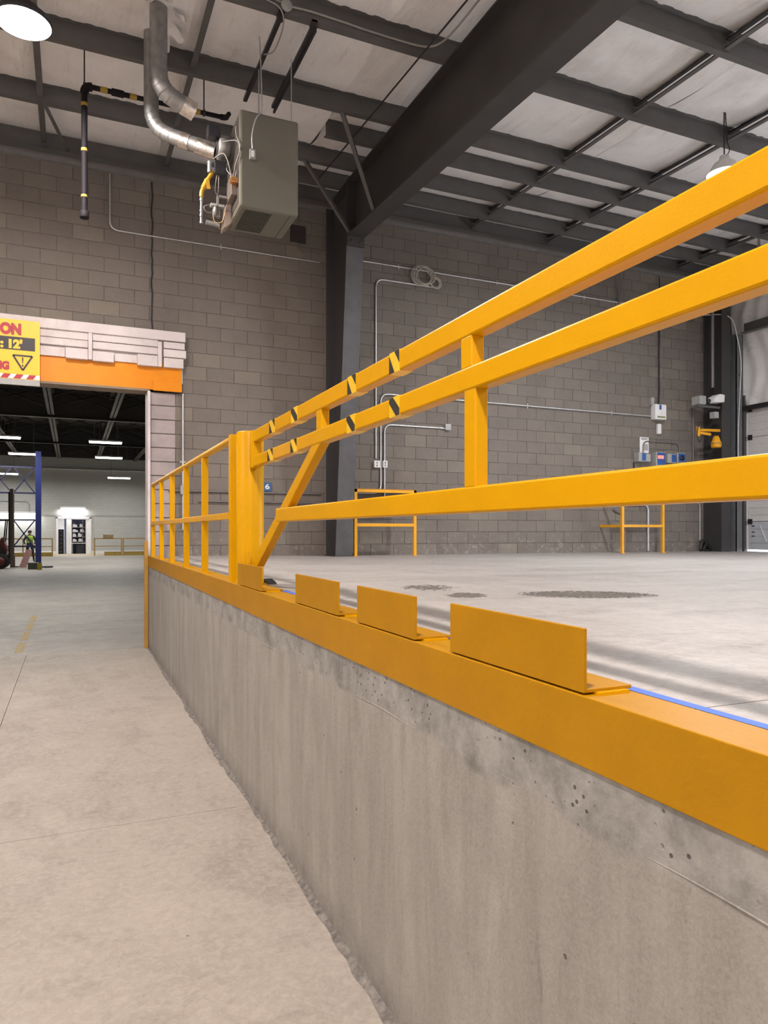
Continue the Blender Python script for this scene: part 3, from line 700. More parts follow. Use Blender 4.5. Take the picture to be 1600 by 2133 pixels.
# ---- flue pipes
def duct(name, label, pts, r, elbow_r, foil, seams):
    d = thing(name, label, 'duct', pts[0])
    pp = path(pts, elbow_r, 5)
    ob('pipe', MB().tube(pp, r, 20, False), 'galv', d)
    mb = MB()
    for i in range(1, len(pp) - 1): mb.tube([pp[i] - (pp[i + 1] - pp[i - 1]).normalized() * .006, pp[i] + (pp[i + 1] - pp[i - 1]).normalized() * .006], r + .004, 20, False)
    ob('elbow_seam', mb, 'galv', d)
    A, B = Vector(pts[-2]), Vector(pts[-1]); D = (B - A)
    for f0, f1 in foil:
        ob('foil_wrap', MB().tube([A + D * (f0 + (f1 - f0) * i / 5) for i in range(6)], [r + .003 + random.uniform(0, .005) for _ in range(6)], 20, False), 'foil', d)
    return d
pA = Vector((.771, 7.25, zb(7.25) + .19))
duct('flue_pipe', 'front galvanised flue pipe with an elbow left of the heater', [pA, (.771, 7.25, 5.90), (1.12, 7.33, 5.80)], .084, .17, [(.66, 1.0)], 0)
duct('flue_pipe', 'rear galvanised flue pipe joined to the heater by foil tape', [(.747, 7.7, zb(7.7) + .19), (.747, 7.7, 5.74), (1.36, 7.40, 5.48)], .074, .22, [(.45, .60), (.70, 1.0)], 0)
# torn insulation around the flues
tf = thing('torn_insulation', 'torn white vinyl flaps around the flue pipes at the roof', 'insulation', (.77, 7.3, zb(7.3) + .15))
random.seed(5)
for i in (0, 1, 5, 6, 7):
    a = i * .8 + .2; c0 = Vector((.78 + .10 * math.cos(a), 7.45 + .34 * math.sin(a), zb(7.4) + .17))
    t_ = Vector((-math.sin(a), math.cos(a), 0)); o_ = Vector((math.cos(a), math.sin(a), 0))
    n = 6; vs = []
    for j in range(n + 1):
        s = j / n; wv = .10 * (1 - s) ** .8 + .005
        c1 = c0 + o_ * ((.17 if i in (0, 7) else .09) * s + .05 * math.sin(3 * s)) + Vector((0, 0, -.17 * s + .05 * s * s + .02 * math.sin(9 * s + i)))
        vs += [c1 - t_ * wv, c1 + Vector((0, 0, .015 * math.sin(7 * s))), c1 + t_ * wv * .8]
    ob('flap', MB().add(vs, [(3 * j + q, 3 * j + 3 + q, 3 * j + 4 + q, 3 * j + 1 + q) for j in range(n) for q in (0, 1)], True), 'vinyl', tf)
# ---- gas pipe
GY = 8.0; GX = .117; GZ = 6.20; gx1 = 1.567
gp = thing('gas_pipe', 'black iron gas pipe with yellow bands dropping in front of the block wall', 'pipe', (GX, GY, 4.85))
ob('drop_leg', MB().tube([(GX, GY, GZ - .03), (GX, GY, 4.87)], .030, 14), 'pipe', gp)
ob('end_cap', MB().lathe([(.001, 0), (.042, 0), (.046, .01), (.046, .07), (.03, .08)], (GX, GY, 4.83), 14), 'pipe', gp)
ob('elbow', MB().tube(arc((GX, GY, 5.8), (GX, GY, GZ), (1, GY, GZ), .075, 6), .042, 14), 'pipe', gp)
ob('run', MB().tube([(GX + .05, GY, GZ), (.60, GY, GZ)], .026, 12).tube([(.60, GY, GZ), (gx1 - .03, GY, GZ)], .024, 12), 'pipe', gp)
ob('coupling', MB().tube([(.38, GY, GZ), (.50, GY, GZ)], .036, 12), 'pipe', gp)
ob('elbow', MB().tube(arc((1.2, GY, GZ), (gx1, GY, GZ), (gx1 - .01, 7.72, GZ - .10), .06, 6), .030, 12), 'pipe', gp)
ob('branch', MB().tube([(gx1, GY - .05, GZ - .02), (gx1 - .02, 7.72, GZ - .11)], .024, 12), 'pipe', gp)
for (a, b2) in (((GX, GY, 6.02), (GX, GY, 5.985)), ((GX, GY, 5.55), (GX, GY, 5.52)), ((GX, GY, 5.07), (GX, GY, 5.045))):
    ob('yellow_band', MB().tube([a, b2], .0325, 14), 'band', gp)
for xa in (.27, .56, 1.22): ob('yellow_band', MB().tube([(xa, GY, GZ), (xa + .07, GY, GZ)], .0285, 12), 'band', gp)
for xx in (GX, 1.33):
    ob('hanger_rod', MB().tube([(xx, GY, GZ + .02), (xx, GY, zb(GY) + .02)], .007, 8).tube([(xx - .012, GY, GZ), (xx + .012, GY, GZ)], .034, 12), 'strut', gp)
# gas drop to the heater
gd = thing('gas_drip_leg', 'yellow valve and bright steel drip leg beside the heater controls', 'pipe', (1.13, 7.32, 4.78))
ob('connector', MB().tube([(1.320, 7.32, 5.26), (1.245, 7.32, 5.13)], .020, 10), 'valve', gd)
vb = ob('valve_body', MB().tube([(1.250, 7.32, 5.14), (1.210, 7.32, 5.05)], .027, 10), 'valve', gd)
ob('lever', MB().bar((1.245, 7.29, 5.13), (1.260, 7.29, 5.04), .008, .035), 'valve', vb)
ob('elbow', MB().tube(wirep([(1.215, 7.32, 5.06), (1.195, 7.32, 5.01), (1.192, 7.32, 4.96)]), .021, 10), 'valve', gd)
ob('nipple', MB().tube([(1.192, 7.32, 4.96), (1.190, 7.32, 4.70)], .013, 10), 'galv', gd)
for zz in (4.94, 4.83, 4.78, 4.71): ob('coupling', MB().tube([(1.191, 7.32, zz), (1.191, 7.32, zz - .018)], .018, 10), 'galv', gd)

# ================================================================== HIGH BAY LAMPS
def high_bay(x, y, z, label, warm, rod=True, power=LAMP_POWER):
    t = thing('high_bay_lamp', label, 'lamp', (x, y, z), 'round high bay lamps under the roof')
    ob('housing', MB().lathe([(.222, 0), (.232, .012), (.225, .05), (.14, .075), (.13, .14), (.06, .15), (.001, .15)], (x, y, z), 36), 'strut', t)
    ob('lens', MB().lathe([(.001, -.012), (.12, -.010), (.205, 0), (.222, .004)], (x, y, z), 36), 'lens' if warm else 'lens_cool', t)
    ob('hook', MB().tube([(x, y, z + .14), (x, y, zb(y) + .15)], .008, 8), 'strut', t)
    li = bpy.data.lights.new('high_bay_light', 'AREA'); li.shape = 'DISK'; li.size = .42; li.energy = power
    li.color = PINK if warm else COOL
    lo = bpy.data.objects.new('high_bay_light', li); COL.objects.link(lo); lo.parent = t; lo.location = (0, 0, -.02)
    return t
high_bay(-.385, 6.90, 5.98, 'glaring round high bay lamp above the left doorway', True, power=LAMP_POWER * .85)
high_bay(-.55, .30, 6.0, 'round high bay lamp over the lower floor above the viewer', True, power=LAMP_POWER * 1.0)
high_bay(-6.2, 3.4, 6.0, 'added unseen round high bay lamp far left over the lower floor', True, power=LAMP_POWER * 1.15)  # unseen lamp added for side light on the retaining wall and gate
high_bay(6.5, -2.6, 6.0, 'round high bay lamp over the raised floor behind the viewer', False, power=LAMP_POWER * .9)
high_bay(-.55, -5.6, 6.0, 'added unseen round high bay lamp over the lower floor farthest behind the viewer', True)  # unseen lamp added so bounce off the floor brightens the ceiling
# reflector pendant on the right
px, py, pz = 7.25, 6.30, 5.93
t = thing('pendant_lamp', 'white cone pendant lamp hanging above the yellow gate rail', 'lamp', (px, py, pz))
ob('reflector', MB().lathe([(.20, 0), (.19, .02), (.12, .13), (.06, .17), (.05, .22), (.001, .22)], (px, py, pz), 32), 'white', t)
ob('bulb_lens', MB().lathe([(.001, .02), (.185, .02)], (px, py, pz), 28), 'lens_cool', t)
ob('hook', MB().tube([(px, py, pz + .22), (px, py, zb(py) + .19)], .008, 8).tube(wirep([(px + .03, py, pz + .22), (px + .09, py, pz + .32), (px + .05, py, pz + .42), (px + .02, py, zb(py) + .19)]), .006, 6), 'strut', t)
li = bpy.data.lights.new('pendant_light', 'AREA'); li.shape = 'DISK'; li.size = .36; li.energy = LAMP_POWER * .9; li.color = COOL
lo = bpy.data.objects.new('pendant_light', li); COL.objects.link(lo); lo.parent = t; lo.location = (0, 0, -.03)

# ================================================================== YELLOW GATE
GX0, GX1 = 1.03, 1.08
gt = thing('safety_gate', 'yellow welded tube safety gate along the raised floor edge', 'gate', (1.055, 2, 1.40))
YE = -.8
zt0, zt1, zm0, zm1, zl0, zl1 = 2.154, 2.226, 2.001, 2.068, 1.653, 1.727
ob('top_rail', MB().box(GX0, GX1, YE, 4.42, zt0, zt1), 'yellow', gt, .006)
ob('middle_rail', MB().box(GX0, GX1, YE, 4.42, zm0, zm1), 'yellow', gt, .006)
ob('bottom_rail', MB().box(GX0, GX1, YE, 3.86, zl0, zl1), 'yellow', gt, .006)
for (ya, yb_) in ((1.748, 1.811), (3.08, 3.15), (.36, .42), (YE, YE + .065)):
    ob('upright', MB().box(GX0 + .002, GX1 - .006, ya, yb_, zm1 - .004, zt0 + .004), 'yellow', gt, .005)
for (ya, yb_) in ((1.728, 1.792), (.33, .395), (YE, YE + .065)):
    ob('upright', MB().box(GX0 + .002, GX1 - .006, ya, yb_, zl1 - .004, zm0 + .004), 'yellow', gt, .005)
ob('hinge_upright', MB().box(GX0 - .002, GX1 + .002, 4.38, 4.478, zm0 - .003, zt1 + .003), 'yellow', gt, .004)
ob('diagonal_brace', MB().prism([(3.218, zm0 + .004), (3.08, zm0 + .004), (4.30, 1.385), (4.44, 1.405)], 'x', GX0 + .002, GX1 - .002), 'yellow', gt, .005)
ob('hinge_barrel', MB().tube([(1.01, 4.44, 1.375), (1.01, 4.44, 1.475)], .017, 12).lathe([(.05, 0), (.05, .012), (.001, .012)], (1.03, 4.44, 1.365), 14), 'yellow', gt)
# worn hazard tape wrapped on the rails
M['tape_y'] = simple('tape_yellow', (.80, .50, .02), .4)
def tape(yc, za, zb2, kind):
    wv = .040 + .010 * max(0, yc - 2.1); YL, YRr = yc + wv, yc - wv; h = zb2 - za
    d = ob('tape_band', MB().box(GX0 - .0012, GX1 + .001, YRr, YL, za - .001, zb2 + .001), 'tape_y', gt)
    polys = [[(YL, zb2 - h * .12), (YL, za), (YL - wv * 1.05, za)], [(YRr, zb2), (YRr + wv * .95, zb2), (YRr, za + h * .38)]] if kind == 0 else \
            [[(YL, zb2), (YL - wv * .75, zb2), (YRr, za + h * .35), (YRr, za), (YRr + wv * .65, za), (YL, za + h * .75)]]
    for pl in polys: ob('black_stripe', MB().prism(pl, 'x', GX0 - .0024, GX0 - .001), 'black', d)
for u, kd in ((567, 0), (613, 1), (733, 0), (822, 0)):
    tape(on_x(u, 800, GX0).y, zt0, zt1, kd)
for u, kd in ((563, 0), (612, 0), (731, 1), (822, 1)):
    tape(on_x(u, 900, GX0).y, zm0, zm1, kd)
# hinge post
bp = thing('gate_post', 'thick round yellow steel post carrying the gate', 'post', (1.053, 4.57, ZS))
ob('pipe', MB().lathe([(.087, 0), (.087, .968), (.082, .976), (.001, .976)], (1.053, 4.57, ZS + .002), 48), 'yellow', bp)
ob('base_plate', MB().box(.968, 1.14, 4.48, 4.66, ZS - .004, ZS + .008), 'yellow', bp)
single('rubber_wedge', MB().prism([(4.50, ZS), (4.62, ZS), (4.62, ZS + .03), (4.52, ZS + .012)], 'x', 1.15, 1.21), 'rubber', 'small black rubber wedge at the foot of the round gate post', 'wedge', origin=(1.18, 4.56, ZS))

# ---- fence
fe = thing('guard_fence', 'yellow tube guard fence between the gate post and the doorway jamb', 'fence', (1.0, 7.4, ZS))
FX0, FX1 = .972, 1.022
ob('end_post', MB().box(FX0, FX0 + .066, 4.80, 4.865, ZS - .002, 2.252), 'yellow', fe, .005)
for y in (5.93, 6.96, 8.01, 9.02, 10.0):
    po = ob('post', MB().box(FX0, FX1, y, y + .05, ZS, 2.20), 'yellow', fe, .004)
    ob('base_plate', MB().box(FX0 - .002, FX0 + .105, y - .03, y + .08, ZS, ZS + .008), 'yellow', po)
ob('top_rail', MB().tube([(FX0 + .025, 4.86, 2.222), (FX0 + .025, 10.05, 2.222)], .026, 16), 'yellow', fe)
ob('middle_rail', MB().box(FX0 - .006, FX1 - .006, 4.865, 10.08, 1.682, 1.728), 'yellow', fe, .004)
ob('base_plate', MB().box(FX0 - .002, FX0 + .10, 4.77, 4.90, ZS, ZS + .008), 'yellow', fe)

# ---- angle stops on the edge
labs = ['steel angle stop at the foot of the round gate post, farthest from the viewer', 'second yellow angle stop from the round gate post', 'third yellow angle stop from the gate post, next to the largest-looking one', 'yellow angle stop nearest the viewer, beside the bare blue tape']
for (ya, yb_), lb in zip(((3.935, 4.54), (2.673, 3.26), (1.979, 2.465), (1.186, 1.754)), labs):
    s = thing('angle_stop', lb, 'bracket', (1.02, (ya + yb_) / 2, ZS), 'steel angle stops along the floor edge')
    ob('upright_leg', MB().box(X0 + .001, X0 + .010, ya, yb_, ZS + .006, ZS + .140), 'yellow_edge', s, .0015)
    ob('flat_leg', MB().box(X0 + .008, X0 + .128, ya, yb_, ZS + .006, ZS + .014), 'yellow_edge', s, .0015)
    ob('shim', MB().box(X0 + .03, X0 + .112, ya - .012, yb_ - .02, ZS + .001, ZS + .007), 'yellow', s)

# ================================================================== WALL FITTINGS
YC = YW - .018
def P(u, v, y=YC): return on_y(u, v, y)
def hz(u0, u1, z, y=YC):      # level run between two sight columns
    return Vector((P(u0, 500, y).x, y, z)), Vector((P(u1, 500, y).x, y, z))
def conduit(label, pts, r, mat='conduit', bend=.10, straps=None, name='conduit'):
    t = thing(name, label, 'conduit', pts[0])
    pp = path(pts, bend, 6) if len(pts) > 2 else [Vector(p) for p in pts]
    ob('pipe', MB().tube(pp, r, 10), mat, t)
    n = 0
    for a, b2 in zip(pts, pts[1:]):
        a = Vector(a); b2 = Vector(b2); ln = (b2 - a).length
        k = int(ln / 1.6)
        for i in range(k):
            c = a.lerp(b2, (i + .5) / k); d = (b2 - a).normalized()
            ob('strap', MB().tube([c - d * .012, c + d * .012], r + .004, 10).box(c.x - .03 * abs(d.z) - .01, c.x + .03 * abs(d.z) + .01, c.y + .004, YW, c.z - .03 * abs(d.x) - .01, c.z + .03 * abs(d.x) + .01), mat, t)
    return t
zA = P(400, 505).z
xa = P(229, 400).x
conduit('thin conduit dropping from the eave and turning along the wall behind the gas pipe', [(xa, YC, 6.5), (xa, YC, zA), (3.5, YC, zA)], .012, 'conduit', .12)
xb = P(621, 480).x
conduit('short bent conduit below the heater beside the dark column', [(xb, YC, P(621, 450).z + .6), (xb, YC, P(630, 522).z), (3.5, YC, P(630, 522).z)], .010, 'conduit_dull', .08)
single('wall_plate', MB().box(xb - .12, xb + .12, YW - .03, YW - .002, P(621, 505).z, P(621, 470).z), 'sealant', 'dark flat plate on the block wall below the heater', 'plate', origin=(xb, YW, P(621, 505).z))
zB = P(900, 567).z; xe = P(1480, 700).x
conduit('long bright conduit running high along the wall to the corner column', [(3.9, YC, zB), (11.35, YC, zB), (11.70, 9.98, zB - .06), (11.95, 9.98, zB - .9), (12.0, 10.10, 3.6), (12.0, 10.10, 2.6)], .013, 'conduit', .25)
vh = thing('v_hanger', 'dark steel V hanger reaching down to the high wall conduit', 'hanger', P(1288, 632))
hh_ = P(1288, 632)
ob('strut', MB().bar(hh_ + Vector((0, -.02, 0)), P(1262, 545) + Vector((0, -.3, 0)), .03, .005), 'purlin', vh)
ob('strut', MB().bar(hh_ + Vector((0, -.02, 0)), P(1297, 540) + Vector((0, -.1, 0)), .03, .005), 'purlin', vh)
xc = P(783, 800).x; z1 = P(800, 583).z
conduit('tall zinc conduit right of the column turning under the cable coil', [(xc, YC, P(783, 955).z), (xc, YC, z1), (P(915, 598).x, YC, z1)], .014, 'conduit', .14)
xd = P(793, 900).x; z2 = P(830, 823).z
conduit('zinc conduit rising past the outlets and running to the white cabinet', [(P(730, 1028).x, YC, P(770, 1027).z), (xd, YC, P(770, 1027).z), (xd, YC, z2), (P(1355, 864).x, YC, z2)], .014, 'conduit', .14)
xe_ = P(801, 950).x; z3 = P(830, 886).z
conduit('shortest zinc conduit by the column ending in a small grey box', [(xe_, YC, P(801, 1040).z), (xe_, YC, z3), (P(928, 890).x, YC, z3)], .014, 'conduit', .13)
bx = P(932, 890)
o = thing('junction_box', 'small square grey junction box on the block wall', 'box', (bx.x, YW, bx.z))
ob('body', MB().box(bx.x - .045, bx.x + .045, YW - .05, YW, bx.z - .045, bx.z + .045), 'grey_box', o, .004)
ob('cover', MB().box(bx.x - .05, bx.x + .05, YW - .054, YW - .049, bx.z - .05, bx.z + .05), 'galv', o)
for u, lb in ((784, 'left white power outlet box on the conduits by the column'), (801, 'right white power outlet box on the conduits by the column')):
    q = P(u, 967)
    o = thing('power_outlet', lb, 'outlet', (q.x, YW, q.z), 'power outlets by the column')
    wv = .05 if u == 784 else .038
    ob('box', MB().box(q.x - wv, q.x + wv, YW - .055, YW, q.z - .055, q.z + .055), 'white', o, .004)
    for dz in (-.022, .022):
        ob('socket', MB().lathe([(.001, -.002), (.017, -.002), (.017, 0)], (q.x, YW - .055, q.z + dz), 10, 'y'), 'grey_box', o)
# cable coil
q = P(884, 578); random.seed(9)
cc_ = thing('cable_coil', 'coil of grey cable hung on the high wall conduit', 'cable', (q.x, YW - .05, q.z))
for i in range(7):
    rr = random.uniform(.115, .20); ex = random.uniform(-.035, .035); ez = random.uniform(-.03, .03)
    ob('loop', MB().tube([(q.x - .03 + ex + rr * 1.05 * math.cos(a), YW - .05 - .008 * i + .01 * math.sin(2 * a), q.z + ez + rr * .86 * math.sin(a)) for a in [j * math.pi / 12 for j in range(25)]], .007, 6), 'cable', cc_)
for i in range(3):
    rr = .07 + .012 * i
    ob('loop', MB().tube([(q.x + .19 + rr * 1.1 * math.cos(a), YW - .05 - .008 * i, q.z - .08 + rr * math.sin(a)) for a in [j * math.pi / 10 for j in range(21)]], .008, 6), 'cable', cc_)
# low runs behind the fence
zL1 = P(400, 1023).z; zL2 = P(400, 1044).z
conduit('upper dull conduit low on the wall behind the guard fence', [(1.25, YC, zL1), (3.5, YC, zL1)], .017, 'conduit_dull')
conduit('lower dull conduit low on the wall behind the guard fence', [(1.66, YC, zL2), (3.5, YC, zL2)], .012, 'conduit_dull')
q = P(383, 1020)
single('junction_box', MB().box(q.x - .05, q.x + .05, YW - .06, YW, q.z - .07, q.z + .06), 'grey_box', 'small grey junction box on the jamb behind the guard fence', 'box', bevel=.005, origin=(q.x, YW, q.z))
xj = P(381, 900).x
conduit('bright conduit standing along the edge of the doorway jamb', [(xj, YC, 3.56), (xj, YC, 1.62)], .013)
# numbered plate
q = P(553, 1014); YP = YW - .03
pl = thing('number_plate', 'small blue plate with a white 6 on the wall behind the gate', 'sign', (q.x, YP, q.z))
pw = P(565, 1014, YP).x - P(545, 1014, YP).x
pz0, pz1 = P(555, 1023, YP).z, P(555, 1005, YP).z
xr = P(565, 1014, YP).x
ob('plate', MB().box(xr - .19, xr, YP, YP + .03, pz0, pz1), simple('plate_blue', (.03, .10, .24), .5), pl)
text_mesh('numeral', '6', 'sign_white', pl, P(552.5, 1014, YP).x, P(557, 1019, YP).z, P(557, 1008, YP).z - P(557, 1019, YP).z, P(561.5, 1014, YP).x - P(552.5, 1014, YP).x, .02, YP)

# wall guards
def guard(label, xl, xr_, y, top, shelf, side):
    t = thing('wall_guard', label, 'guard rail', ((xl + xr_) / 2, y, slab_z(xl)), 'yellow guard frames at the block wall')
    for x in (xl, xr_):
        lg = ob('leg', MB().box(x - .024, x + .024, y - .024, y + .024, slab_z(x) + .004, top), 'yellow_guard', t, .003)
        ob('foot', MB().box(x - .035, x + .035, y - .035, y + .035, slab_z(x) - .002, slab_z(x) + .008), 'yellow_guard', lg)
    ob('top_rail', MB().box(xl - .024, xr_ + .024, y - .024, y + .024, top - .05, top), 'yellow_guard', t, .003)
    ob('middle_rail', MB().box(xl + .02, xr_ - .02, y - .022, y + .022, 1.675, 1.722), 'yellow_guard', t, .003)
    if shelf:
        ob('top_plate', MB().prism([(xl - .03, y - .03), (xr_ + .02, y - .03), (xr_ + .16, YW - .01), (xl - .03, YW - .01)], 'z', top, top + .008), 'rust', t)
    if side:
        for z in (1.675, top - .05): ob('side_rail', MB().box(xl - .02, xl + .02, y + .02, YW - .005, z, z + .045), 'yellow_guard', t, .003)
guard('yellow guard frame with a rusty top plate beside the dark column', 3.925, 4.92, 10.08, 2.245, True, False)
guard('yellow guard frame below the control boxes near the overhead door', 8.93, 9.87, 9.92, 2.245, False, True)

# control group by the door
q0, q1 = P(1357, 843), P(1380, 876)
t = thing('electrical_cabinet', 'white electrical cabinet at the end of the long conduit', 'cabinet', ((q0.x + q1.x) / 2, YW, q1.z))
ob('case', MB().box(q0.x, q1.x, YW - .12, YW, q1.z, q0.z), 'white', t, .008)
ob('label_strip', MB().box(q0.x + .10, q0.x + .15, YW - .123, YW - .119, q0.z - .10, q0.z - .01), 'blue_label', t)
ob('name_strip', MB().box(q0.x + .05, q1.x - .03, YW - .123, YW - .119, q1.z + .03, q1.z + .06), simple('green_strip', (.20, .24, .08), .5), t)
xk = (q0.x + q1.x) / 2
conduit('black cable rising from the white electrical cabinet', [(xk + .03, YC, q0.z), (xk + .03, YC, q0.z + .12), (P(1372, 700).x, YC, q0.z + .25), (P(1372, 700).x, YC, 5.55)], .008, 'strut', .05)
a = P(1371, 894)
single('sensor_box', MB().box(a.x - .045, a.x + .045, YW - .07, YW, a.z - .10, a.z + .10), 'white', 'small white rounded box below the white electrical cabinet', 'box', bevel=.02, origin=(a.x, YW, a.z))
a = P(1357, 835)
single('switch_box', MB().box(a.x - .035, a.x + .035, YW - .06, YW, a.z - .09, a.z + .06), 'grey_box', 'narrow grey switch box left of the white electrical cabinet top', 'box', bevel=.006, origin=(a.x, YW, a.z))
a = P(1343, 927)
t = thing('notice_sheet', 'white paper notice pinned above the control boxes', 'paper', (a.x, YW, a.z))
ob('sheet', MB().box(a.x - .11, a.x + .11, YW - .008, YW - .004, a.z - .15, a.z + .15), 'white', t)
ob('print_block', MB().box(a.x - .08, a.x + .08, YW - .0095, YW - .008, a.z + .10, a.z + .135).box(a.x - .02, a.x + .09, YW - .0095, YW - .008, a.z - .10, a.z + .02), 'grey_box', t)
for (u0, v0, u1, v1, lb, lc, led) in ((1322, 943, 1337, 963, 'grey control box with a blue label, left of the four', 'blue_label', 0), (1337, 946, 1347, 963, 'small pale control box beside the left grey one', None, 0),
                                     (1358, 942, 1377, 972, 'blue faced control box with a lit red display', 'blue_label', 1), (1382, 946, 1400, 966, 'grey control box with a blue label beside the red display', 'blue_label', 0),
                                     (1402, 944, 1419, 966, 'dark blue control box, right end of the row', 'blue_label', 2)):
    a = P(u0, v0); b2 = P(u1, v1)
    t = thing('control_box', lb, 'box', ((a.x + b2.x) / 2, YW, b2.z), 'control boxes by the overhead door')
    ob('case', MB().box(a.x, b2.x, YW - .13, YW, b2.z, a.z), 'grey_box', t, .008)
    if lc:
        m0 = .45 if led == 0 else .12
        ob('label_face', MB().box(a.x + (b2.x - a.x) * m0, b2.x - .01, YW - .134, YW - .129, b2.z + .02, a.z - .015), lc, t)
    if led == 1: ob('display', MB().box(a.x + .04, b2.x - .05, YW - .139, YW - .133, a.z - .13, a.z - .07), 'led_red', t)
    if led == 2: ob('dial', MB().lathe([(.001, -.02), (.05, -.02), (.05, 0)], ((a.x + b2.x) / 2, YW - .134, (a.z + b2.z) / 2), 14, 'y'), 'dark_plastic', t)
za = P(1375, 921).z
conduit('grey conduit arching over the row of control boxes', [(P(1340, 930).x, YC, P(1340, 945).z), (P(1340, 930).x, YC, za), (P(1415, 930).x, YC, za), (P(1415, 930).x, YC, P(1415, 945).z)], .012, 'conduit_dull', .12)
for u, v0, lb in ((1321, 985, 'thin dark conduit below the left control box'), (1350, 1045, 'bent grey conduit behind the right wall guard'), (1458, 1046, 'thin conduit low on the wall near the corner column')):
    xx = P(u, v0).x
    if u == 1321: conduit(lb, [(xx, YC, P(u, 963).z), (xx, YC, P(u, 1020).z)], .012, 'strut')
    elif u == 1350: conduit(lb, [(xx - .5, YC, P(u, 1052).z), (xx, YC, P(u, 1052).z), (xx, YC, 1.23)], .022, 'conduit', .12)
    else: conduit(lb, [(xx - .35, YC, P(u, 1047).z), (xx, YC, P(u, 1047).z), (xx, YC, 1.42)], .012, 'conduit', .10)
xx = P(1444, 900).x
conduit('dark vertical conduit left of the yellow dock lamp', [(xx, YC, P(1444, 850).z), (xx, YC, P(1444, 1000).z)], .018, 'conduit_dull')
xx = P(1300, 1060).x
conduit('dark conduit on the wall behind the left leg of the right guard', [(xx - .25, YC, 2.0), (xx + .02, YC, 1.9), (xx + .02, YC, 1.23)], .025, 'conduit_dull', .1)
a = P(1462, 1125)
single('cable_heap', MB().tube(wirep([(a.x - .12, 10.40, 1.24), (a.x - .05, 10.42, 1.42), (a.x + .05, 10.40, 1.35), (a.x + .12, 10.38, 1.24), (a.x + .02, 10.36, 1.23), (a.x - .1, 10.34, 1.25), (a.x, 10.36, 1.36)]), .028, 8), 'strut', 'dark bundle of hose at the wall foot near the corner column', 'hose', origin=(a.x, 10.4, 1.21))
# dock lamp on an arm
YA = 10.02
c0 = on_y(1452, 899, YA); c1 = on_y(1500, 897, YA); hd = on_y(1492, 919, YA - .05)
t = thing('dock_lamp', 'yellow dock lamp on a folding arm fixed to the corner column', 'lamp', (11.6, YA, c0.z))
ob('arm', MB().bar(on_y(1499, 897, 10.03), c0 + Vector((0, 0, .03)), .04, .05), 'yellow_guard', t, .004)
ob('arm', MB().bar(c0 + Vector((0, -.05, -.03)), on_y(1480, 905, YA - .05), .04, .05), 'yellow_guard', t, .004)
ob('pivot', MB().tube([c0 + Vector((0, -.03, -.09)), c0 + Vector((0, -.03, .09))], .035, 12), 'yellow_guard', t)
ob('cable_loop', MB().tube(wirep([c0 + Vector((.05, -.05, .05)), c0 + Vector((-.03, -.06, .08)), c0 + Vector((-.06, -.06, -.08)), c0 + Vector((.0, -.06, -.2)), c0 + Vector((.06, -.06, -.1)), c0 + Vector((.1, -.06, .0))]), .009, 6), 'strut', t)
hdp = ob('lamp_head', MB().lathe([(.001, .10), (.04, .10), (.06, .06), (.078, 0), (.09, -.02), (.094, -.11), (.08, -.125), (.001, -.12)], (hd.x, hd.y, hd.z), 20), 'yellow_guard', t)
ob('bezel', MB().lathe([(.094, -.03), (.10, -.045), (.094, -.06)], (hd.x, hd.y, hd.z), 20), 'brown_edge', hdp)
# door operator parts on the corner column
a = on_y(1491, 834, 9.95)
t = thing('door_operator', 'off white door operator head on the corner column', 'motor', (a.x, 10.0, a.z - .15))
ob('housing', MB().prism([(a.x - .13, a.z - .06), (a.x + .13, a.z - .04), (a.x + .14, a.z + .10), (a.x + .02, a.z + .11), (a.x - .10, a.z + .05)], 'y', 9.86, 10.05), 'white', t, .01)
ob('gear_case', MB().box(a.x - .36, a.x - .20, 9.98, 10.2, a.z - .09, a.z + .08), 'grey_box', t, .02)
ob('cable_clamp', MB().tube([(a.x - .20, 10.0, a.z - .02), (a.x - .12, 10.0, a.z - .02)], .05, 10), 'dark_plastic', t)
ob('shaft_bracket', MB().box(a.x - .4, a.x + .18, 10.0, 10.06, a.z - .14, a.z - .10), 'purlin', t)
ob('limit_box', MB().box(a.x - .06, a.x + .05, 9.92, 10.04, a.z - .34, a.z - .22), 'grey_box', t, .005)
a = on_y(1486, 720, 10.03)
single('riser_pipe', MB().tube([(a.x - .02, 10.03, 4.35), (a.x - .02, 10.03, 6.4)], .03, 12), 'conduit_dull', 'pale vertical pipe on the face of the corner column', 'pipe', origin=(a.x, 10.03, 4.35))
t = thing('cable_drop', 'ribbed metal cable drop hanging from the roof at the far right', 'cable', on_y(1581, 505, 8.6))
a = on_y(1581, 505, 8.6)
ob('sleeve', MB().tube([(a.x, 8.6, a.z - .5 + i * .03) for i in range(48)], [.02 + .005 * (i % 2) for i in range(48)], 10), 'galv', t)
# wiring on the roof
q = on_y(598, 22, 6.57)
t = thing('roof_wiring', 'white roof cable run with a round junction box on the purlin', 'cable', q)
ob('junction_box', MB().lathe([(.001, -.03), (.05, -.03), (.055, -.02), (.055, 0), (.001, 0)], (q.x, 6.595, zb(6.6) + .06), 20, 'y'), 'grey_box', t)
ob('cable', MB().tube(wirep([(q.x - .30, 6.585, zb(6.6) + .07), (q.x - .15, 6.585, zb(6.6) + .09), (q.x, 6.585, zb(6.6) + .07)]), .009, 8), 'wire', t)
cb = MB(); 
cb.tube(wirep([(q.x, 6.585, zb(6.6) + .06), (q.x + .25, 6.585, zb(6.6) + .075), (q.x + .8, 6.585, zb(6.6) + .06), (2.6, 6.585, zb(6.6) + .06), (3.15, 6.585, zb(6.6) + .055), (3.36, 6.54, zb(6.6) + .05), (3.44, 6.40, zb(6.4) + .04), (3.46, 6.1, zb(6.1) + .03), (3.46, 5.5, zb(5.5) + .03), (3.46, 4.5, zb(4.5) + .03)]), .010, 8)
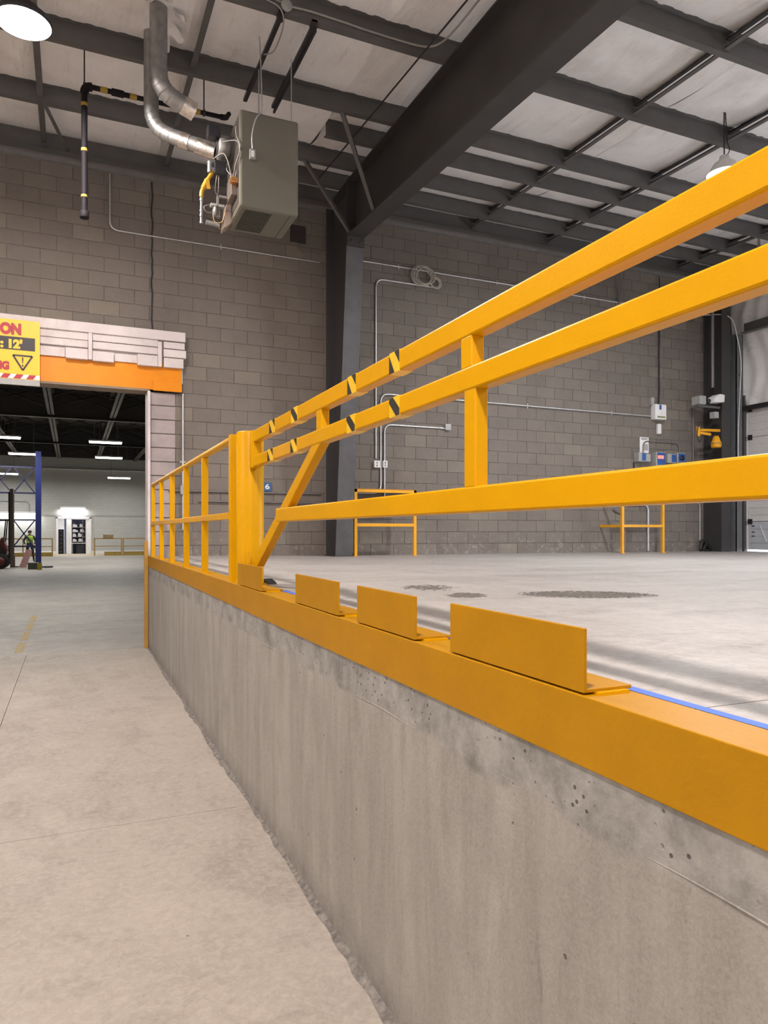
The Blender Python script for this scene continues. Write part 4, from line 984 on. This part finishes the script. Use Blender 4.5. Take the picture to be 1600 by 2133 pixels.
ob('cable', cb, 'wire', t)
ob('cable', MB().tube(wirep([(q.x - .28, 6.585, zb(6.6) + .07), (q.x - .1, 6.56, zb(6.6) + .02), (1.84, 6.6, zb(6.6) - .05), (1.87, 6.8, zb(6.8) - .08), (1.86, 7.05, zb(7) - .1), (1.80, 7.2, zb(7.2) - .06)]), .007, 8), 'wire', t)
ob('clip', MB().box(q.x - .34, q.x - .28, 6.575, 6.6, zb(6.6) + .05, zb(6.6) + .09), 'strut', t)

# ================================================================== HALL BEYOND THE DOORWAY
YR = 54.0
struct('wall_hall_rear', MB().box(-14, -.93, YR, YR + .3, -.1, 9).box(1.17, 9, YR, YR + .3, -.1, 9).box(-.93, 1.17, YR, YR + .3, 2.55, 9), 'hall_wall')
struct('wall_hall_left', MB().box(-14.2, -14, 10.8, 56, -.1, 9), 'hall_wall')
struct('wall_hall_right', MB().box(9, 9.2, 10.8, 56, -.1, 9), 'hall_wall')
struct('wall_hall_front', MB().box(-14, -2.9, 10.8, 10.9, -.1, 9).box(-2.9, 1.45, 10.8, 10.9, 4.3, 9).box(1.45, 9, 10.8, 10.9, -.1, 9), 'plain_wall')
hc = struct('ceiling_hall', MB().box(-14, 9, 10.8, 56, 7.55, 7.7), 'hall_dark')
struct('trim_8', MB().box(-14, 9, YR - 1.0, YR - .8, 6.62, 7.55), 'hall_dark')
struct('trim_5', MB().box(-14, 9, YR - .14, YR, 5.86, 5.92), 'white')
struct('trim_6', MB().box(-14, -1.02, YR - .03, YR, 2.66, 2.74).box(1.26, 9, YR - .03, YR, 2.66, 2.74).box(-1.02, 1.26, YR - .04, YR, 2.58, 2.74), 'grey_box')
struct('trim_7', MB().box(-14, -1.02, YR - .02, YR, 0, .25).box(1.26, 9, YR - .02, YR, 0, .25), 'white')
JX = (-5.74, -3.28, -.82, 1.64, 4.1, 6.56)
for x in JX:
    jo = ob('roof_joist', MB().box(x - .13, x - .02, 11, 53.9, 6.60, 6.66).box(x + .02, x + .13, 11, 53.9, 6.60, 6.66).box(x - .13, x + .13, 11, 53.9, 7.46, 7.56), 'hall_steel', hc)
    mb = MB(); y = 26.0; k = 0
    while y < 53: mb.bar((x, y, 6.64 if k % 2 else 7.48), (x, y + .9, 7.48 if k % 2 else 6.64), .04, .04); y += .9; k += 1
    ob('web_bar', mb, 'hall_dark', jo)
for xa, xb2 in zip(JX, JX[1:]):
    for y in (24.5, 27, 29.5, 32, 36, 38.5, 41, 43, 46, 49, 52):
        ob('cross_brace', MB().bar((xa, y, 6.64), (xb2, y, 7.48), .05, .05).bar((xa, y + .05, 7.48), (xb2, y + .05, 6.64), .05, .05), 'hall_dark', hc)
for y in (26.5, 34.0, 44.0):
    ob('roof_beam', MB().box(-14, 9, y - .008, y + .008, 6.52, 7.55).box(-14, 9, y - .15, y + .15, 6.50, 6.53), 'hall_dark' if y != 34 else 'hall_steel', hc)
# strip lights
def strip(u, v, z, ln, lb):
    q = on_z(u, v, z)
    t = thing('strip_light', lb, 'lamp', (q.x, q.y, z), 'strip lights in the hall')
    ob('housing', MB().box(q.x - ln / 2, q.x + ln / 2, q.y - .17, q.y + .17, z + .03, z + .10), 'white', t, .01)
    for s in (-.12, -.04, .04, .12): ob('tube', MB().tube([(q.x - ln / 2 + .03, q.y + s, z), (q.x + ln / 2 - .03, q.y + s, z)], .035, 10), 'tube', t)
    ob('hanger', MB().tube([(q.x - ln / 3, q.y, z + .1), (q.x - ln / 3, q.y, 7.56)], .01, 6).tube([(q.x + ln / 3, q.y, z + .1), (q.x + ln / 3, q.y, 7.56)], .01, 6), 'galv', t)
    li = bpy.data.lights.new('strip_light', 'AREA'); li.shape = 'RECTANGLE'; li.size = ln; li.size_y = .34; li.energy = HALL_POWER; li.color = (1, .98, .94)
    lo = bpy.data.objects.new('strip_light', li); COL.objects.link(lo); lo.parent = t; lo.location = (0, 0, -.05)
strip(220, 922, 5.62, 1.42, 'strip light highest on the right of the hall roof')
strip(227, 954, 5.62, 1.42, 'strip light on the right of the hall roof, second from the top')
strip(248, 996, 5.08, 1.42, 'strip light hanging low by the rear wall on the right')
strip(49, 946, 5.58, 1.42, 'strip light beside the top of the blue rack post')
strip(5, 911, 5.62, 1.42, 'strip light at the left edge of the doorway view')
strip(12, 987, 5.2, 1.42, 'strip light behind the blue rack by the rear wall')
for (lx, ly, lb) in ((-1.2, 16.0, 'added strip light hidden in the hall just behind the doorway header'), (-1.0, 19.5, 'added strip light hidden in the hall above the yellow floor line')):  # hidden lamps added to brighten the hall floor past the threshold
    q_ = proj((lx, ly, 5.62)); strip(q_[0], q_[1], 5.62, 1.42, lb)
# wall lamp strips
def wall_strip(u, v, ln, lb, pw_):
    q = on_y(u, v, YR - .35)
    t = thing('wall_strip_light', lb, 'lamp', (q.x, YR - .3, q.z))
    ob('housing', MB().box(q.x - ln / 2, q.x + ln / 2, YR - .30, YR, q.z, q.z + .12), 'white', t, .01)
    ob('tube', MB().tube([(q.x - ln / 2 + .04, YR - .2, q.z - .02), (q.x + ln / 2 - .04, YR - .2, q.z - .02)], .04, 10), 'tube', t)
    li = bpy.data.lights.new('wall_strip', 'AREA'); li.shape = 'RECTANGLE'; li.size = ln; li.size_y = .15; li.energy = pw_; li.color = (1, .99, .96)
    lo = bpy.data.objects.new('wall_strip', li); COL.objects.link(lo); lo.parent = t; lo.location = (0, 0.05, -.08)
wall_strip(152, 1058, 1.6, 'wall strip light glowing above the storeroom door', 26)
wall_strip(32, 1069, 2.8, 'long wall strip light behind the forklift and rack', 45)
# storeroom behind the door opening
struct('wall_store', MB().box(-2.2, -2.1, YR + .3, YR + 4, -.1, 3.2).box(2.4, 2.5, YR + .3, YR + 4, -.1, 3.2).box(-2.2, 2.5, YR + 4, YR + 4.1, -.1, 3.2), 'white')
struct('ceiling_store', MB().box(-2.2, 2.5, YR + .3, YR + 4.1, 3.0, 3.1), 'white')
struct('floor_store', MB().box(-2.2, 2.5, YR - .1, YR + 4.1, -.1, .004), 'floor_hall')
li = bpy.data.lights.new('store_light', 'AREA'); li.size = 1.0; li.energy = 55
lt_ = thing('ceiling_light', 'square ceiling light inside the storeroom', 'lamp', (.2, YR + 1.8, 2.93))
ob('panel', MB().box(-.3, .7, YR + 1.3, YR + 2.3, 2.93, 2.98), 'tube', lt_)
lo = bpy.data.objects.new('store_light', li); COL.objects.link(lo); lo.parent = lt_; lo.location = (0, 0, -.05)
df = struct('door_2', MB().box(-1.0, -.90, YR - .06, YR + .3, 0, 2.58).box(1.14, 1.24, YR - .06, YR + .3, 0, 2.58).box(-1.0, 1.24, YR - .06, YR + .3, 2.5, 2.58), 'white')
qa, qb = on_y(139, 1100, YR).x, on_y(148, 1100, YR).x
ob('mullion', MB().box(qa, qb, YR - .04, YR + .25, 0, 2.5), 'white', df)
ob('side_panel', MB().box(on_y(179, 1100, YR).x, 1.15, YR + .0, YR + .2, 0, 2.5), 'white', df)
xs0, xs1 = on_y(149, 1100, YR + .8).x, on_y(179, 1100, YR + .8).x
t = thing('storage_shelf', 'dark blue shelving unit with supplies seen through the storeroom door', 'shelf', ((xs0 + xs1) / 2, YR + .8, 0))
ob('back_panel', MB().box(xs0, xs1, YR + 1.2, YR + 1.22, .004, 2.45), 'rack_dark', t)
for x in (xs0 + .02, xs0 + (xs1 - xs0) * .78, xs1 - .02): ob('upright', MB().box(x - .02, x + .02, YR + .7, YR + .74, .004, 2.45), 'galv', t)
shz = [on_y(160, v, YR + .8).z for v in (1128, 1118, 1108, 1098)]
for z in shz: ob('shelf', MB().box(xs0, xs1, YR + .7, YR + 1.2, z - .03, z), 'grey_box', t)
random.seed(3)
kk = ['on the lowest shelf', 'on the second shelf', 'on the third shelf', 'on the top shelf']
for z, w_ in zip(shz, kk):
    x = xs0 + .08
    for j, sd in enumerate(('left', 'right')):
        wv = random.uniform(.22, .34); hv = random.uniform(.08, .2)
        single('supply_box', MB().box(x, x + wv, YR + .72, YR + 1.1, z, z + hv).box(x + .02, x + wv * .6, YR + .72, YR + 1.0, z + hv, z + hv + .05), 'white', 'white pack of supplies %s of the storeroom shelving, %s one' % (w_, sd), 'box', 'supplies in the storeroom', origin=(x + wv / 2, YR + .9, z))
        x += wv + random.uniform(.08, .2)
za_ = on_y(160, 1131, YR + .6).z
t = thing('work_table', 'small table with a white top below the storeroom shelves', 'table', ((xs0 + xs1) / 2, YR + .5, 0))
ob('top', MB().box(xs0, xs1 + .12, YR + .3, YR + .68, za_ - .04, za_), 'white', t)
for x in (xs0 + .06, xs1 + .06): 
    for y in (YR + .34, YR + .64): ob('leg', MB().box(x - .02, x + .02, y - .02, y + .02, .004, za_ - .03), 'grey_box', t)
single('storage_bin', MB().box(xs0 + .3, xs1 - .1, YR + .4, YR + .66, .004, .62).box(xs0 + .28, xs1 - .08, YR + .38, YR + .68, .62, .67), 'dark_plastic', 'black bin with a lid under the storeroom table', 'bin', bevel=.01, origin=((xs0 + xs1) / 2, YR + .5, 0))
xt0, xt1 = on_y(121.5, 1100, YR + .6).x, on_y(133, 1100, YR + .6).x
t = thing('drawer_cabinet', 'tall dark drawer cabinet left of the storeroom shelves', 'cabinet', ((xt0 + xt1) / 2, YR + .8, 0))
ob('body', MB().box(xt0, xt1, YR + .62, YR + 1.1, .004, 1.75), 'dark_plastic', t)
for i in range(6):
    d = ob('drawer', MB().box(xt0 + .02, xt1 - .02, YR + .60, YR + .63, .05 + i * .28, .29 + i * .28), 'dark_plastic', t, .005)
    ob('handle', MB().box((xt0 + xt1) / 2 - .06, (xt0 + xt1) / 2 + .06, YR + .58, YR + .60, .2 + i * .28, .22 + i * .28), 'galv', d)
single('door_leaf', MB().box(on_y(134, 1100, YR + .2).x, on_y(138, 1100, YR + .2).x, YR + .1, YR + .9, .01, 2.48), simple('blue_grey_leaf', (.10, .14, .22), .4), 'blue grey open door leaf beside the drawer cabinet', 'door', origin=(-.55, YR + .5, 0))
# ramp and low barriers
struct('floor_ramp', MB().prism([(YR - 3.2, .0), (YR, .0), (YR, .05), (YR - .3, .05)], 'x', -1.7, 2.0), simple('sandy_concrete', (.40, .34, .24), .8, 0, .2, 4))
def hall_rail(us, Y, lb):
    xs = [on_y(u, 1120, Y).x for u in us]
    zt_ = on_y(200, 1121, Y).z; zm_ = on_y(200, 1137, Y).z
    t = thing('barrier_rail', lb, 'railing', (xs[0], Y, 0))
    for x in xs: ob('post', MB().box(x - .04, x + .04, Y - .04, Y + .04, 0, zt_), 'hall_wall_rail', t)
    ob('top_rail', MB().box(xs[0] - .04, xs[-1] + .04, Y - .035, Y + .035, zt_ - .06, zt_ + .01), 'hall_wall_rail', t)
    ob('middle_rail', MB().box(xs[0], xs[-1], Y - .03, Y + .03, zm_ - .05, zm_), 'hall_wall_rail', t)
    ob('kick_plate', MB().box(xs[0] + .6 if us[0] == 197 else xs[0], xs[-1], Y + .05, Y + .16, 0, .26), 'hall_curb', t)
    return zt_
zt_ = hall_rail((197, 253.5), 50.6, 'ochre barrier rail right of the storeroom door with a brown box on it')
hall_rail((257, 320), 50.6, 'ochre barrier rail partly hidden by the doorway jamb')
hall_rail((-30, 10, 48, 109), 50.6, 'ochre barrier rail behind the worker and blue rack')
xb0, xb1 = on_y(215, 1117, 50.6).x, on_y(236, 1117, 50.6).x
single('cardboard_box', MB().prism([(xb0, zt_ + .01), (xb1, zt_ + .01), (xb1 + .01, zt_ + .24), (xb1 - .1, zt_ + .21), (xb0 + .1, zt_ + .23), (xb0 - .01, zt_ + .24)], 'y', 50.5, 50.72), 'card', 'brown cardboard box balanced on the hall barrier rail', 'box', origin=(xb0, 50.6, zt_))
# service conduit on the rear wall
conduit_z = on_y(30, 1044, YR).z
t = thing('service_pipe', 'grey service pipe bending down on the hall rear wall', 'pipe', (on_y(61, 1044, YR - .05).x, YR - .05, 2.9))
ob('pipe', MB().tube(path([(-9, YR - .06, conduit_z), (on_y(61, 1044, YR).x, YR - .06, conduit_z), (on_y(61, 1044, YR).x, YR - .06, 2.9)], .3), .04, 8), 'grey_box', t)
# blue rack
RY = 35.9; rx = on_y(80, 1180, RY).x
t = thing('pallet_rack', 'tall blue pallet rack frame with crossed braces in the hall', 'rack', (rx, RY, 0))
for x in (rx, rx - 2.6):
    up = ob('upright', MB().box(x - .12, x + .12, RY - .06, RY + .06, .03, on_y(80, 940, RY).z), 'blue_rack', t, .01)
    ob('foot_plate', MB().box(x - .18, x + .18, RY - .12, RY + .12, 0, .03), 'grey_box', up)
xl_ = on_y(28, 1000, RY).x; xr2 = on_y(73, 1000, RY).x
zs_ = [on_y(50, v, RY).z for v in (973, 1027, 1083, 1138)]
for z in zs_: ob('horizontal_bar', MB().box(rx - 2.6, rx - .1, RY - .03, RY + .03, z - .035, z + .035), 'rack_dark', t)
for (x0, z0, x1, z1) in ((xl_, zs_[0], xr2, zs_[1]), (xr2, zs_[0], xl_, zs_[1]), (xl_ - .06, zs_[0], xl_ - 1.0, zs_[1]), (xl_ - 1.0, zs_[0], xl_ - .06, zs_[1]), (xl_, zs_[2], xr2, zs_[3] - .1), (xr2, zs_[2], xl_, zs_[3])):
    ob('diagonal_brace', MB().bar((x0, RY + .02, z0), (x1, RY + .02, z1), .05, .05), 'rack_dark', t)
yq = on_z(70, 1186, 0)
single('grey_crate', MB().box(yq.x - .22, yq.x + .16, yq.y, yq.y + .35, 0, .24).box(yq.x - .24, yq.x + .18, yq.y - .01, yq.y + .36, .24, .28), simple('crate_grey', (.10, .115, .10), .6), 'dark grey crate at the foot of the blue rack', 'crate', bevel=.01, origin=(yq.x, yq.y, 0))
yq = on_z(82, 1187, 0)
single('post_guard', MB().prism([(yq.x - .08, yq.y), (yq.x + .10, yq.y), (yq.x + .10, yq.y + .03), (yq.x - .05, yq.y + .03), (yq.x - .05, yq.y + .25), (yq.x - .08, yq.y + .25)], 'z', 0, .28), simple('guard_yellow', (.55, .42, .03), .5), 'small yellow corner guard at the foot of the blue rack', 'guard', origin=(yq.x, yq.y, 0))
q = on_z(62, 1172, 0)
single('leaning_board', MB().prism([(q.x - .16, .01), (q.x + .14, .01), (q.x + .36, .78), (q.x + .12, .80)], 'y', RY - .6, RY - .54), 'pink', 'pinkish board leaning by the blue rack upright', 'board', origin=(q.x, RY - .57, 0))
single('black_hose', MB().tube(wirep([(rx + .1, RY - .9, .03), (rx + .4, RY - .7, .03), (rx + .6, RY - .9, .03), (rx + .3, RY - 1.1, .03)]), .03, 8), 'rubber', 'short black hose lying on the floor right of the blue rack', 'hose', origin=(rx + .3, RY - .9, 0))
# forklift
fl_ = on_z(24, 1185, 0); fxm, fy = fl_.x, fl_.y
t = thing('forklift', 'dark red forklift with a tall brown mast at the left edge', 'forklift', (fxm - 1.2, fy + .5, 0))
for dy in (0, .62):
    ob('mast_channel', MB().box(fxm - .06, fxm + .06, fy + dy, fy + dy + .09, .05, on_y(24, 1018, fy).z), 'mast', t)
for z in (.5, 1.9, 3.2): ob('mast_crossbar', MB().box(fxm - .04, fxm + .04, fy + .05, fy + .66, z, z + .1), 'mast', t)
ob('lift_cylinder', MB().tube([(fxm - .09, fy + .12, .3), (fxm - .09, fy + .12, 3.3)], .04, 10), 'dark_plastic', t)
for dy in (.1, .5): ob('fork', MB().box(fxm + .06, fxm + .10, fy + dy, fy + dy + .1, .05, .55).box(fxm + .06, fxm + .25, fy + dy, fy + dy + .1, .05, .09), 'mast', t)
ob('chassis', MB().prism([(fxm - 2.3, .28), (fxm - .35, .28), (fxm - .18, .75), (fxm - .5, 1.15), (fxm - .65, 1.15), (fxm - .75, .7), (fxm - 1.3, .75), (fxm - 1.4, 1.1), (fxm - 2.3, 1.05)], 'y', fy + .05, fy + .95), simple('forklift_dark', (.03, .022, .024), .5), t, .02)
ob('cowl', MB().prism([(fxm - .5, 1.12), (fxm - .24, .72), (fxm - .16, .80), (fxm - .36, 1.36)], 'y', fy + .0, fy + 1.0), 'red', t, .01)
ob('counterweight', MB().box(fxm - 2.5, fxm - 1.6, fy + .02, fy + .98, .25, 1.15), 'red', t, .06)
ob('seat', MB().box(fxm - 1.5, fxm - 1.05, fy + .25, fy + .75, 1.0, 1.14).box(fxm - 1.6, fxm - 1.45, fy + .25, fy + .75, 1.1, 1.65), 'dark_plastic', t, .03)
og = ob('overhead_guard', MB().box(fxm - 1.75, fxm - .10, fy + .02, fy + .98, 2.05, 2.13), 'dark_plastic', t, .02)
for (xq, xw) in ((fxm - .22, fxm - .30), (fxm - 1.7, fxm - 1.75)):
    for dy in (.05, .93): ob('pillar', MB().bar((xw, fy + dy, 1.1), (xq, fy + dy, 2.08), .05, .06), 'dark_plastic', og)
for (x, r_) in ((fxm - .42, .33), (fxm - 2.0, .27)):
    for dy in (-.06, .86):
        wh = ob('wheel', MB().lathe([(.001, 0), (r_ * .9, 0), (r_, .03), (r_, .17), (r_ * .9, .20), (.001, .20)], (x, fy + dy, r_), 20, 'y'), 'rubber', t)
        ob('hub', MB().lathe([(.001, -.01), (r_ * .5, -.01), (r_ * .5, .01)], (x, fy + dy, r_), 14, 'y'), 'red', wh)
# worker
def person(label, x, y, h, face):
    t = thing('person', label, 'person', (x, y, 0)); s = h / 1.75
    J = [(0, 0, .98), (0, 0, 1.18), (0, .01, 1.38), (0, 0, 1.50), (0, -.02, 1.60), (0, -.02, 1.72),        # pelvis..crown 0-5
         (-.19, 0, 1.42), (-.29, .03, 1.16), (-.24, -.14, .98), (-.20, -.20, .92),                        # left arm 6-9
         (.19, 0, 1.42), (.29, .03, 1.16), (.23, -.15, 1.02), (.18, -.21, .98),                          # right arm 10-13
         (-.10, 0, .92), (-.13, -.02, .50), (-.15, .02, .09), (-.15, -.13, .04),                          # left leg
         (.10, 0, .92), (.16, -.03, .50), (.21, .02, .09), (.22, -.13, .04)]
    Rr = [.135, .125, .145, .055, .088, .075, .065, .05, .04, .03, .065, .05, .04, .03, .095, .065, .045, .035, .095, .065, .045, .035]
    E = [(0, 1), (1, 2), (2, 3), (3, 4), (4, 5), (2, 6), (6, 7), (7, 8), (8, 9), (2, 10), (10, 11), (11, 12), (12, 13), (0, 14), (14, 15), (15, 16), (16, 17), (0, 18), (18, 19), (19, 20), (20, 21)]
    me = bpy.data.meshes.new('body'); me.from_pydata([(a * s, b_ * s, c_ * s) for a, b_, c_ in J], E, [])
    o = bpy.data.objects.new('body_src', me); COL.objects.link(o)
    md = o.modifiers.new('skin', 'SKIN'); md.use_smooth_shade = True
    for i, sv in enumerate(me.skin_vertices[0].data): sv.radius = (Rr[i] * s, Rr[i] * s * (.75 if i < 3 else 1)); sv.use_root = (i == 0)
    o.modifiers.new('sub', 'SUBSURF').levels = 2
    bpy.context.view_layer.update()
    m2 = bpy.data.meshes.new_from_object(o.evaluated_get(bpy.context.evaluated_depsgraph_get())); bpy.data.objects.remove(o); m2.name = 'body'
    m2.materials.clear()
    for k in ('skin', 'cloth_dark', 'cloth_navy', 'rubber'): m2.materials.append(M[k])
    for p in m2.polygons:
        z = p.center.z / s; ax = abs(p.center.x) / s
        p.material_index = 0 if z > 1.50 or (ax > .14 and z < 1.0 and p.center.y < -.12 * s and z > .8) else 1 if z > 1.0 else 2 if z > .12 else 3
        if p.material_index == 2 and z < .86: p.material_index = 1
    bo = bpy.data.objects.new('body', m2); COL.objects.link(bo); bo.parent = t
    O = Vector((x, y, 0))
    def loc(mb):
        mb.v = [tuple(Vector(v) * s + O) for v in mb.v]; return mb
    ob('vest', loc(MB().lathe([(.165, 1.06), (.172, 1.2), (.185, 1.34), (.165, 1.43), (.09, 1.475)], (0, 0, 0), 20)), 'vest', t)
    v = t.children[-1]
    for w_ in v.data.vertices: w_.co.y *= .80
    ob('vest_strap', loc(MB().bar((-.13, .155, 1.42), (.12, .152, 1.10), .03, .006, (0, 1, 0)).bar((-.14, -.152, 1.40), (.12, -.15, 1.10), .045, .008, (0, 1, 0))), 'cloth_dark', t)
    ob('hair', loc(MB().sphere((0, 0, 1.665), .098, 10, (1, 1.1, .92)).lathe([(.13, 1.70), (.10, 1.72)], (0, -.02, 0), 16)), 'cloth_dark', t)
    ob('nose', loc(MB().sphere((0, .09, 1.60), .018, 6)), 'skin', t)
    for sx in (-1, 1):
        for f in range(4):
            ob('finger', loc(MB().tube([(sx * (.175 + .014 * f), -.21, .94 + (.04 if sx > 0 else 0)), (sx * (.165 + .014 * f), -.25, .90 + (.04 if sx > 0 else 0)), (sx * (.165 + .013 * f), -.255, .865 + .004 * f + (.04 if sx > 0 else 0))], [.009, .009, .007], 6)), 'skin', t)
    t.rotation_euler = (0, 0, face); return t
q = on_z(62, 1171, 0)
person('person in a green high visibility vest and dark trousers, back turned', q.x, q.y, 1.66, R(8))
